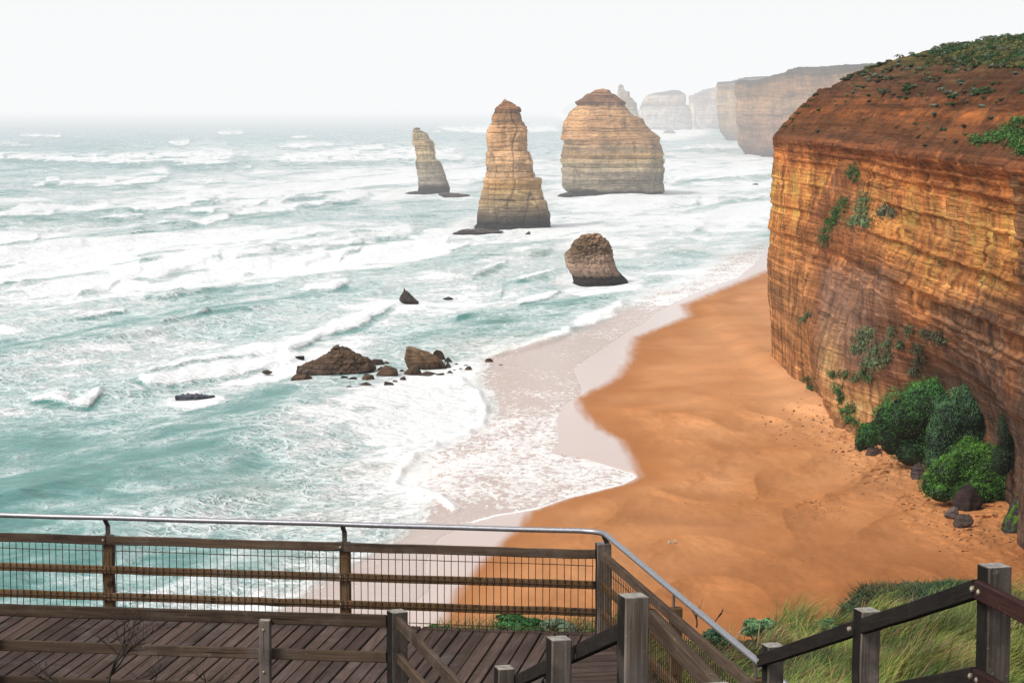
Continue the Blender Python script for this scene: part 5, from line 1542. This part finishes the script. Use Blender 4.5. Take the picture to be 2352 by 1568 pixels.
def build_near_plants():
    near_bush('shrub', 'dense dark green bush at the seaward edge of the deck, behind the wire mesh', 1190, 1432, 120, 44, 6000, .034, (0.014, 0.05, 0.014), (0.06, 0.19, 0.05), 31, Y=25.6)
    near_bush('shrub', 'grey green bush between the dense bush and the corner post', 1280, 1440, 84, 34, 3600, .028, (0.06, 0.09, 0.05), (0.22, 0.29, 0.19), 32, Y=25.5)
    near_bush('shrub', 'low yellow green plant at the deck edge, left of the dense bush', 1012, 1443, 50, 14, 500, .05, (0.03, 0.07, 0.015), (0.10, 0.22, 0.04), 33, Y=25.6)
    near_bush('shrub', 'blue green bush on the grass beside the sloping handrail, nearest the beach', 1745, 1442, 76, 46, 5200, .028, (0.03, 0.07, 0.04), (0.20, 0.38, 0.16), 34)
    near_bush('shrub', 'blue green bush in the grass behind the long dark stair rail', 1888, 1436, 60, 34, 3600, .028, (0.03, 0.07, 0.035), (0.18, 0.35, 0.15), 35)
    near_bush('shrub', 'dark low bush under the sloping handrail', 1640, 1462, 80, 40, 3600, .028, (0.015, 0.04, 0.02), (0.06, 0.13, 0.06), 36)
    # dark scrub on the tongue of slope below the grass
    rs = np.random.RandomState(8)
    n = 26000
    px = rs.uniform(1900, 2320, n); py = rs.uniform(1312, 1420, n)
    top = np.interp(px, [1900, 1940, 1990, 2010, 2070, 2130, 2200, 2240, 2330], [1395, 1372, 1336, 1322, 1318, 1326, 1328, 1314, 1310])
    ok = py > top + 14 + rs.uniform(-4, 10, n) * 1.0; px, py = px[ok], py[ok]
    Y = np.interp(py, [1312, 1420], [58, 34]) + rs.uniform(-1, 1, len(px))
    p = at(px, py, Y)
    X, Y = p[0], p[1]; Z = np.minimum(p[2], ground_z(X, Y) + .5)
    m = len(X)
    q = fbm2(X / 1.6, Y / 4, 3, 4)
    br = sstep(0.0, 0.3, q) * sstep(2140, 2040, px)
    t = rs.rand(m)
    c0 = np.array([0.012, 0.028, 0.01]) + br[:, None] * np.array([0.02, 0.006, 0]); c1 = np.array([0.045, 0.085, 0.026]) + br[:, None] * np.array([0.05, 0.0, 0.0])
    V, Fq, C = blades(np.stack([X, Y, Z - .15], 1), np.clip(.34 + .5 * q, .16, .7), np.stack([rs.normal(.1, .4, m), rs.normal(0, .4, m), 0 * X], 1), rs.uniform(.03, .06, m), rs, c0, c1, t)
    o0 = np.array((8.0, 45.0, 35.0))
    o = link('dark_undergrowth', new_mesh('dark_undergrowth', V - o0, Fq, M_GRASS, False, None, C), None, 'dark low scrub on the slope just above the sand', None, None, 'stuff'); o.location = o0
    twig_plant('dead_shrub', 'bare blackened shrub with fine branches in front of the near rail', 236, 1620, 15.5, 330, 1, .75, 5.0, 0.02, 4)
    twig_plant('dead_shrub', 'sprawling bare branch low at the bottom left, before the deck', 190, 1640, 15.2, 300, 4, .9, 3.4, -0.6, 4)
    twig_plant('dead_shrub', 'tangle of fine bare twigs at the bottom edge, right of the blackened shrub', 470, 1625, 15.5, 210, 9, .9, 2.4, 0.1, 4)
    twig_plant('dead_shrub', 'thin bare twigs between the blackened shrub and the twig tangle', 340, 1630, 15.3, 190, 12, .9, 2.2, 0.3, 3)
    twig_plant('bare_twig', 'bare forked twig rising behind the sloping handrail', 1600, 1440, 24.2, 105, 21, .35, 2.2, .12, 2, 'twig')
    twig_plant('bare_twig', 'thin single twig right of the forked one behind the handrail', 1636, 1440, 24.0, 80, 23, .2, 1.8, .2, 1, 'twig')
    twig_plant('bare_twig', 'dark dead sprig at the upper edge of the grass', 1990, 1408, 30.0, 46, 25, .5, 1.8, -.1, 3, 'twig')


def build_wrack():
    rs = np.random.RandomState(17)
    def scatter(name, label, spots, seed, colr, flat=True, sz=(2, 6)):
        r = np.random.RandomState(seed)
        V, Fq, C, k = [], [], [], 0
        for x, y in spots:
            z0 = float(sand_height(np.array([x]), np.array([y]))[0])
            bx = BEACH.ray_cast(Vector((0, 0, CAMZ)), Vector(ray(x, y)).normalized())[0]
            if bx is None: continue
            s = bx[1] / F
            w = r.uniform(*sz) * s; l = w * r.uniform(.8, 2.2); a = r.uniform(-.6, .6)
            m = 7
            th = np.linspace(0, 2 * np.pi, m, endpoint=False)
            rad = r.uniform(.55, 1.1, m)
            ex = np.cos(th) * rad * w; ey = np.sin(th) * rad * l
            ring = np.stack([bx[0] + ex * math.cos(a) - ey * math.sin(a), bx[1] + ex * math.sin(a) + ey * math.cos(a), np.full(m, bx[2] - .03)], 1)
            topc = np.array([[bx[0], bx[1], bx[2] + w * .35]])
            V.append(np.concatenate([ring, topc])); 
            for j in range(m): Fq.append((k + j, k + (j + 1) % m, k + m, k + m))
            C.append(np.tile(np.array(colr) * r.uniform(.6, 1.4), (m + 1, 1))); k += m + 1
        V = np.concatenate(V); C = np.concatenate(C)
        me = bpy.data.meshes.new(name)
        o0 = V.mean(0)
        me.from_pydata([tuple(v) for v in V - o0], [], [tuple(f[:3]) for f in Fq])
        ca = np.ones((len(V), 4), np.float32); ca[:, :3] = C
        me.attributes.new('Col', 'FLOAT_COLOR', 'POINT').data.foreach_set('color', ca.ravel()); me.materials.append(M_LEAF)
        o = link(name, me, None, label, None, None, 'stuff'); o.location = o0
    S = []
    for i in range(420):                     # drift lines by the cliff foot
        t = rs.rand(); S.append((np.interp(t, [0, .3, .6, 1], [1830, 1960, 2120, 2300]) + rs.normal(0, 42) - abs(rs.normal(0, 30)), np.interp(t, [0, .3, .6, 1], [945, 1020, 1120, 1215]) + rs.normal(0, 26)))
    for i in range(200): S.append((rs.normal(2250, 48), rs.normal(1228, 20)))
    scatter('seaweed_debris', 'dark weed and driftwood scraps strewn along the cliff foot', [q for q in S if q[0] < 2345], 3, (0.045, 0.026, 0.018), sz=(1.4, 5.0))
    S = []
    for i in range(330): S.append((rs.normal(1850, 110), 1130 + abs(rs.normal(0, 110))))
    for i in range(140): S.append((rs.normal(1870, 40), rs.normal(1165, 16)))
    for i in range(140): S.append((rs.uniform(1640, 2280), rs.uniform(1100, 1330)))
    scatter('weed_specks', 'small olive weed specks scattered over the near sand', S, 4, (0.10, 0.062, 0.022), sz=(1.2, 3.0))
    S = [(1585, 848), (1640, 829), (1652, 830), (1700, 850), (1718, 849), (1735, 850), (1745, 838), (1760, 845), (1728, 852), (1690, 927), (1745, 862), (1770, 815), (1782, 812), (1715, 868), (1660, 858), (1765, 806), (1600, 780), (1640, 700), (1690, 655), (1762, 640), (1720, 652), (1680, 905), (1700, 910), (1810, 925), (1835, 935)]
    scatter('driftwood_scraps', 'few dark driftwood scraps on the clean sand before the cliff corner', S, 5, (0.04, 0.022, 0.016), sz=(1.2, 3.4))
# ------------------------------------------------------------------ the boardwalk
RAILH = 0.90


def plan(px, py, z): 
    p = on_z(px, py, z); return np.array([float(p[0]), float(p[1])])


_a = plan(0, 1222, DECK + RAILH); _b = plan(1385, 1262, DECK + RAILH)
F1D = (_b - _a) / np.linalg.norm(_b - _a)          # along the far fence, to the right
F1N = np.array([-F1D[1], F1D[0]])                   # seaward
CORNER = _b
_c = plan(1405, 1274, DECK + RAILH); _d = plan(1742, 1566, DECK + RAILH)
F2D = (_d - _c) / np.linalg.norm(_d - _c)           # along the side fence, towards the viewer
F2N = np.array([-F2D[1], F2D[0]])                   # outward (right)
if F2N[0] < 0: F2N = -F2N
_e = plan(0, 1386, DECK + RAILH); _f = plan(905, 1412, DECK + RAILH)
N1D = (_f - _e) / np.linalg.norm(_f - _e)
INNER = _f
_g = plan(1062, 1568, DECK + RAILH); _h = plan(932, 1428, DECK + RAILH)
N2D = (_g - _h) / np.linalg.norm(_g - _h)


def fence1_side(X, Y): return (X - CORNER[0]) * F1N[0] + (Y - CORNER[1]) * F1N[1]
def fence2_side(X, Y): return (X - CORNER[0]) * F2N[0] + (Y - CORNER[1]) * F2N[1]
def v3(p, z): return np.array([p[0], p[1], z])


def post(name, mat, parent, p, z0, z1, w, ang, bolts=(), bolt_dir=None):
    mb = MB(); a = math.radians(ang)
    up = (math.cos(a), math.sin(a), 0)
    mb.beam(v3(p, z0), v3(p, z1), w, w, up, 0.008, 5, 0.002)
    o = mb.build(name, mat, parent)
    return o


def bolt(parent, p, d, r=0.014):
    mb = MB(); d = np.array(d, float); d /= np.linalg.norm(d)
    mb.tube([np.array(p) - d * 0.01, np.array(p) + d * 0.004, np.array(p) + d * 0.010], [r, r, r * 0.55], 8)
    return mb.build('bolt', M_BOLT, parent)


def near_face(p, d, off): return p + d * off


def build_boardwalk():
    root = empty('boardwalk', 'weathered timber boardwalk deck turning a corner above the beach', 'boardwalk', (0, 21, DECK))
    seam_a = CORNER; seam_b = plan(1195, 1600, DECK)
    sd = (seam_b - seam_a) / np.linalg.norm(seam_b - seam_a); sn = np.array([-sd[1], sd[0]])
    def side(p): return np.dot(p - seam_a, sn)
    left_sign = np.sign(side(CORNER - F1D * 3))
    for part, D_, N_, o_ in (('far', F1D, F1N, CORNER), ('side', F2D, F2N, CORNER)):
        mb = MB(); wdt = 0.128; pitch = 0.143
        k0, k1 = (-67, 17) if part == 'far' else (-2, 67)
        for k in range(k0, k1):
            base = o_ + D_ * (k * pitch)
            lo, hi = (-4.3, 0.14) if part == 'far' else (-3.0, 0.10)
            # clip the board's centre line by the seam
            ts = np.linspace(lo, hi, 90); pts = base[None, :] + N_[None, :] * ts[:, None]
            sgn = np.array([side(p) for p in pts]) * left_sign
            m = sgn > 0.004 if part == 'far' else sgn < -0.004
            if m.sum() < 3: continue
            t0, t1 = ts[m].min(), ts[m].max() + random.uniform(-0.02, 0.02)
            zz = DECK - 0.022 + random.gauss(0, 0.0025)
            mb.beam(v3(base + N_ * t0, zz), v3(base + N_ * t1, zz + random.gauss(0, .002)), wdt + random.uniform(-.006, .003), 0.042, (0, 0, 1), 0.005, 3, 0.0012)
        mb.build('deck_boards', M_DECK, root)
    mb = MB()
    for off in (0.02, -1.1, -2.2, -3.2):
        p0 = CORNER + F1N * off - F1D * 10; p1 = CORNER + F1N * off + F1D * (0.0)
        mb.beam(v3(p0, DECK - .16), v3(p1, DECK - .16), .07, .22)
    for off in (0.0, -1.0, -1.9):
        p0 = CORNER + F2N * off + F2D * .3; p1 = CORNER + F2N * off + F2D * 8
        mb.beam(v3(p0, DECK - .165), v3(p1, DECK - .165), .07, .22)
    mb.build('joists', M_DARK, root)
    # mouldy ends of the boards at the seaward edge
    mb = MB()
    for k in range(-67, 1):
        b = CORNER + F1D * (k * 0.143) + F1N * 0.142
        mb.beam(v3(b - F1D * .058, DECK - .021), v3(b + F1D * .058, DECK - .021), 0.008, 0.040, (0, 0, 1), 0.002, 1, 0.0)
    mb.build('board_ends', plain_material('mouldy_end_grain', (0.22, 0.13, 0.045), 0.9, 0.1, 0, 26, 0.6), root)


def build_mesh_fence():
    root = empty('mesh_fence', 'timber and wire mesh fence with a steel handrail along the seaward edge', 'fence', v3(CORNER, DECK))
    zt = DECK + RAILH
    ang1 = math.degrees(math.atan2(F1D[1], F1D[0])); ang2 = math.degrees(math.atan2(F2D[1], F2D[0]))
    # rails and posts of the long side
    def foot(px, line_o, line_d, z):
        q = plan(px, 1240, z)                # direction of view, then intersect with the fence line
        dirv = q / np.linalg.norm(q)
        A = np.array([dirv, -line_d]).T
        t = np.linalg.solve(A, line_o)
        return dirv * t[0]
    posts = [foot(px, CORNER, F1D, zt) for px in (-318, 246, 790)]
    L1 = CORNER - F1D * 8.6
    for p in posts:
        q = p + F1N * 0.055
        po = post('post', M_RUSTY, root, q, DECK - .3, zt - 0.01, 0.105, ang1)
    pc = CORNER + F1N * 0.03 + F2N * 0.0
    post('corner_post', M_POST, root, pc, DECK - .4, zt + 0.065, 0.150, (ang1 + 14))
    for i, (z, h, mat) in enumerate(((zt - .0465, .093, M_RAIL), (zt - .365, .082, M_RUSTY), (zt - .655, .082, M_RUSTY))):
        ends = [L1] + posts[1:] + [CORNER - F1D * 0.075]
        for a, b in zip(ends[:-1], ends[1:]):
            mb = MB(); mb.beam(v3(a + F1D * .003 - F1N * .022, z), v3(b - F1D * .003 - F1N * .022, z), .044, h, (0, 0, 1), .007, 10, .0018)
            r = mb.build('rail', mat, root)
        for p in posts[1:]:
            bolt(root, v3(p - F1D * .03 - F1N * .045, z), v3(-F1N, 0))
    # wire mesh, one panel a side
    def panel(o_, d_, n_, s0, s1, off):
        mb = MB(); k = 0
        s = s0
        while s < s1:
            j = random.gauss(0, .003)
            mb.tube([v3(o_ + d_ * s + n_ * off, zt - .09), v3(o_ + d_ * (s + j) + n_ * (off + random.gauss(0, .002)), zt - .5), v3(o_ + d_ * (s + j * .4) + n_ * off, DECK + .005)], .0046, 6, False)
            s += .0739
        for z in (zt - .155, zt - .365, zt - .655, DECK + .075, DECK + .018):
            pts = [v3(o_ + d_ * t + n_ * (off - .004), z + random.gauss(0, .003)) for t in np.linspace(s0, s1, 24)]
            mb.tube(pts, .0046, 6, False)
        return mb.build('wire_mesh', M_WIRE, root)
    panel(CORNER, F1D, F1N, -8.6, -0.09, -.052)
    # side fence
    LEN2 = 6.6
    for z, h, mat in ((zt - .050, .100, M_RAIL), (zt - .365, .082, M_RUSTY), (zt - .655, .082, M_RUSTY)):
        mb = MB(); mb.beam(v3(CORNER + F2D * .07 - F2N * .01, z), v3(CORNER + F2D * LEN2 - F2N * .01, z), .046, h, (0, 0, 1), .007, 12, .0018); mb.build('rail', mat, root)
    p2 = [CORNER + F2D * d for d in (2.75, 5.4)]
    for p in p2:
        post('post', M_RUSTY, root, p + F2N * .07, DECK - .4, zt - .01, .105, ang2)
    panel(CORNER, F2D, -F2N, .10, LEN2, .045)
    # steel handrail on cranked brackets
    hz = zt + 0.205
    off = -0.075
    A = CORNER - F1D * 8.7 + F1N * off
    # the rail runs straight, then swings round the corner in an arc
    i1 = np.array([F1D, -F2D]).T
    c1 = CORNER + F1N * off; c2 = CORNER + F2N * (off + .05)
    t = np.linalg.solve(i1, c2 - c1); X = c1 + F1D * t[0]
    r = .22
    pts = [v3(A, hz)] + [v3(A + (X - F1D * r - A) * k / 12, hz + random.gauss(0, .0015)) for k in range(1, 13)]
    for k in range(1, 9):
        q = k / 9.0
        b = (1 - q) ** 2 * (X - F1D * r) + 2 * q * (1 - q) * X + q * q * (X + F2D * r)
        pts.append(v3(b, hz))
    pts += [v3(X + F2D * (r + (LEN2 - .3) * k / 10), hz) for k in range(0, 11)]
    mb = MB(); mb.tube(pts, .028, 14)
    hr = mb.build('handrail', M_STEEL, root, True)
    for p in posts[1:]:
        mb = MB()
        q = p + F1N * .03
        mb.beam(v3(q, zt - .012), v3(q, hz - .10), .052, .012, v3(F1N, 0), .002, 1, 0)
        mb.beam(v3(q, hz - .104), v3(p + F1N * (off + .005), hz - .018), .050, .012, v3(F1N, 0.6), .002, 1, 0)
        mb.build('bracket', M_BRKT, hr)
    mb = MB(); q = X + F1N * .06
    mb.beam(v3(pc + F2N * .04, zt + .06), v3(X + F2D * .03, hz - .015), .05, .012, v3(F2D, 0), .002, 2, 0); mb.build('bracket', M_BRKT, hr)
    for p in p2:
        mb = MB(); q = p + F2N * .05
        mb.beam(v3(q, zt - .012), v3(q, hz - .09), .05, .012, v3(F2N, 0), .002, 1, 0)
        mb.beam(v3(q, hz - .095), v3(p + F2N * (off + .05), hz - .015), .05, .012, v3(F2N, .6), .002, 1, 0); mb.build('bracket', M_BRKT, hr)


def build_near_fence():
    zt = DECK + RAILH
    root = empty('timber_fence', 'plain three rail timber fence on the near side of the deck', 'fence', v3(INNER, DECK))
    n1n = np.array([-N1D[1], N1D[0]])        # away from the viewer
    ang = math.degrees(math.atan2(N1D[1], N1D[0]))
    def foot(px):
        q = plan(px, 1420, zt); dv = q / np.linalg.norm(q)
        t = np.linalg.solve(np.array([dv, -N1D]).T, INNER); return dv * t[0]
    pp = [foot(px) for px in (-22, 613)]
    start = INNER - N1D * 6.2
    for p in pp:
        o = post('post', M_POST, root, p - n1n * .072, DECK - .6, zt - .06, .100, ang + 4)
        for dz in (-.14, -.53, -.85):
            bolt(o, v3(p - n1n * .122 - N1D * .005, zt + dz), v3(-n1n, 0), .013)
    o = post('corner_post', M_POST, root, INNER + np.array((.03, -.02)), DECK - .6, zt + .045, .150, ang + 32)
    for dz, h, mat in ((-.055, .110, M_RAIL), (-.385, .098, M_RAIL), (-.715, .09, M_RAIL)):
        mb = MB(); mb.beam(v3(start, zt + dz), v3(INNER - N1D * .07, zt + dz), .044, h, (0, 0, 1), .007, 12, .002); mb.build('rail', mat, root)
        mb = MB(); mb.beam(v3(INNER + N2D * .09 + N1D * .03, zt + dz + .01), v3(INNER + N2D * 2.9 + N1D * .03, zt + dz + .01), .044, h, (0, 0, 1), .007, 8, .002); mb.build('rail', mat, root)
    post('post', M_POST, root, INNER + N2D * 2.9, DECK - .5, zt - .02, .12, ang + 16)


def build_stair_rails():
    ANG = -16.0
    S = {'A': 321.0, 'B': 397.0, 'C': 483.0}
    tops = {'L': {'A': (1158, 1531), 'B': (1284, 1464), 'C': (1454, 1366)}, 'R': {'A': (1775, 1479), 'B': (1992, 1399), 'C': (2284, 1297)}}
    a = math.radians(ANG)
    cross = np.array([math.cos(a), -math.sin(a) * 0 + math.sin(-a) * 0])
    labs = {'L': 'left railing of the timber stairs, its rails stepping down behind three posts', 'R': 'right railing of the timber stairs with long dark rails fixed over its posts'}
    for sd in ('L', 'R'):
        P = {k: at(tops[sd][k][0], tops[sd][k][1], F / S[k]) for k in 'ABC'}
        root = empty('stair_railing', labs[sd], 'railing', P['B'] - np.array((0, 0, 1.05)))
        d = P['C'] - P['A']; dn = d / np.linalg.norm(d)
        side = np.array([dn[1], -dn[0], 0]); side /= np.linalg.norm(side)
        if side[0] < 0: side = -side                          # to the right
        inn = side if sd == 'L' else -side                    # towards the treads
        # landing direction, level
        ld = np.array([0.165, -1.0, 0]) if sd == 'L' else np.array([0.205, -1.0, 0])
        ld /= np.linalg.norm(ld)
        for k in 'ABC':
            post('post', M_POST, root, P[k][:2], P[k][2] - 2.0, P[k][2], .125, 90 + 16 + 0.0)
        e = P['C'] + ld * 1.72
        if sd == 'L':
            e = at(1650, 1574, F / 574.0)
            ld = e - P['C']; ld[2] = 0; ld /= np.linalg.norm(ld)
        else:
            e = P['C'] + ld * 1.75
        post('post', M_POST, root, e[:2], e[2] - 2.0, e[2], .125, 106)
        off = .0625 + .023
        for drop, h in ((.115, .092), (.545, .092)):
            q = [P[k] + inn * off + np.array((0, 0, -drop)) for k in 'ABC']
            tail = q[0] + (q[0] - q[1]) / np.linalg.norm(q[0] - q[1]) * (0.07 if sd == 'R' else 1.2)
            mb = MB(); mb.beam(tail, q[2] + np.array((0, 0, 0.0)), .045, h, (0, 0, 1), .006, 12, .002); r = mb.build('rail', M_DARK, root)
            for k, qq in zip('ABC', q):
                bolt(r, qq + inn * .022 - dn * 0.0 + np.array((0, 0, .0)), inn, .016)
            l0 = P['C'] + inn * off + np.array((0, 0, -drop)) + ld * .02; l1 = l0 + ld * 4.5
            mb = MB(); mb.beam(l0, l1, .045, h, (0, 0, 1), .006, 8, .002); mb.build('rail', M_RAIL if sd == 'L' else M_RED, root)
            bolt(root, l0 + ld * .06 + inn * .022, inn, .016)
# ------------------------------------------------------------------ light, sky, haze, camera
def build_world():
    w = bpy.data.worlds.new('World'); scene.world = w; w.use_nodes = True
    nt = w.node_tree; nt.nodes.clear()
    out = nt.nodes.new('ShaderNodeOutputWorld'); bg = nt.nodes.new('ShaderNodeBackground')
    sky = nt.nodes.new('ShaderNodeTexSky'); sky.sky_type = 'NISHITA'; sky.sun_disc = False
    el, az = math.radians(52), math.radians(-62)
    sky.sun_elevation = el; sky.sun_rotation = az
    sky.air_density = 1.0; sky.dust_density = 4.0; sky.ozone_density = 1.0
    hs = nt.nodes.new('ShaderNodeHueSaturation'); hs.inputs['Saturation'].default_value = 0.25
    nt.links.new(sky.outputs[0], hs.inputs['Color']); nt.links.new(hs.outputs[0], bg.inputs[0])
    bg.inputs[1].default_value = 0.15
    nt.links.new(bg.outputs[0], out.inputs[0])
    sun = bpy.data.lights.new('overcast_sun', 'SUN'); sun.energy = 2.2; sun.angle = math.radians(16); sun.color = (1.0, 0.965, 0.91)
    so = bpy.data.objects.new('overcast_sun', sun); COL.objects.link(so)
    d = Vector((math.sin(az) * math.cos(el), math.cos(az) * math.cos(el), math.sin(el)))
    d = Vector((-0.55, -0.42, 0.72)).normalized()
    so.rotation_euler = d.to_track_quat('Z', 'Y').to_euler()
    sky.sun_elevation = math.asin(d.z); sky.sun_rotation = math.atan2(d.x, d.y)


def build_haze():
    for name, sg, box, lab in (('sea_haze', SIGMA, (-40000, 40000, -16000, 62000, -30, 900), 'thin clear haze over beach, cliff and boardwalk'),
                               ('sea_haze', SIGMA2, (-39000, 39000, BANK_Y, 61500, -29, 890), 'white bank of sea haze behind the orange cliff and out to the horizon')):
        m = bpy.data.materials.new('sea_haze'); m.use_nodes = True
        nt = m.node_tree; nt.nodes.clear()
        out = nt.nodes.new('ShaderNodeOutputMaterial')
        ab = nt.nodes.new('ShaderNodeVolumeAbsorption'); ab.inputs['Color'].default_value = (0, 0, 0, 1); ab.inputs['Density'].default_value = sg
        em = nt.nodes.new('ShaderNodeEmission'); em.inputs[0].default_value = (HAZE[0], HAZE[1], HAZE[2], 1); em.inputs[1].default_value = sg
        ad = nt.nodes.new('ShaderNodeAddShader')
        nt.links.new(ab.outputs[0], ad.inputs[0]); nt.links.new(em.outputs[0], ad.inputs[1]); nt.links.new(ad.outputs[0], out.inputs['Volume'])
        x0, x1, y0, y1, z0, z1 = box
        v = [(x, y, z) for z in (z0, z1) for y in (y0, y1) for x in (x0, x1)]
        f = [(0, 2, 3, 1), (4, 5, 7, 6), (0, 1, 5, 4), (2, 6, 7, 3), (0, 4, 6, 2), (1, 3, 7, 5)]
        me = bpy.data.meshes.new(name); me.from_pydata(v, [], f); me.materials.append(m)
        link(name, me, None, lab, None, None, 'stuff')


def build_camera():
    cam = bpy.data.cameras.new('camera'); cam.sensor_width = 36; cam.lens = F / 2352 * 36
    cam.clip_start = 0.1; cam.clip_end = 120000
    o = bpy.data.objects.new('camera', cam); COL.objects.link(o)
    o.location = (0, 0, CAMZ); o.rotation_euler = (math.pi / 2 - PITCH, 0, 0)
    scene.camera = o


build_world(); build_haze(); build_camera()
build_cliff()
build_stacks(); build_surf_rocks(); build_headlands()
beach = build_sand()
_n = len(beach.data.vertices); _c = np.zeros(_n * 3, np.float32); beach.data.vertices.foreach_get('co', _c)
BEACH = BVHTree.FromPolygons([tuple(v) for v in _c.reshape(-1, 3)], [tuple(p.vertices) for p in beach.data.polygons])
build_sea()
build_cliff_plants()
build_ground(); build_grass(); build_near_plants(); build_wrack()
build_boardwalk(); build_mesh_fence(); build_near_fence(); build_stair_rails()

scene.view_settings.view_transform = 'Standard'; scene.view_settings.look = 'None'
scene.view_settings.exposure = 0; scene.view_settings.gamma = 1
scene.render.engine = 'CYCLES'
scene.cycles.use_denoising = True
scene.cycles.max_bounces = 6; scene.cycles.diffuse_bounces = 3; scene.cycles.glossy_bounces = 3
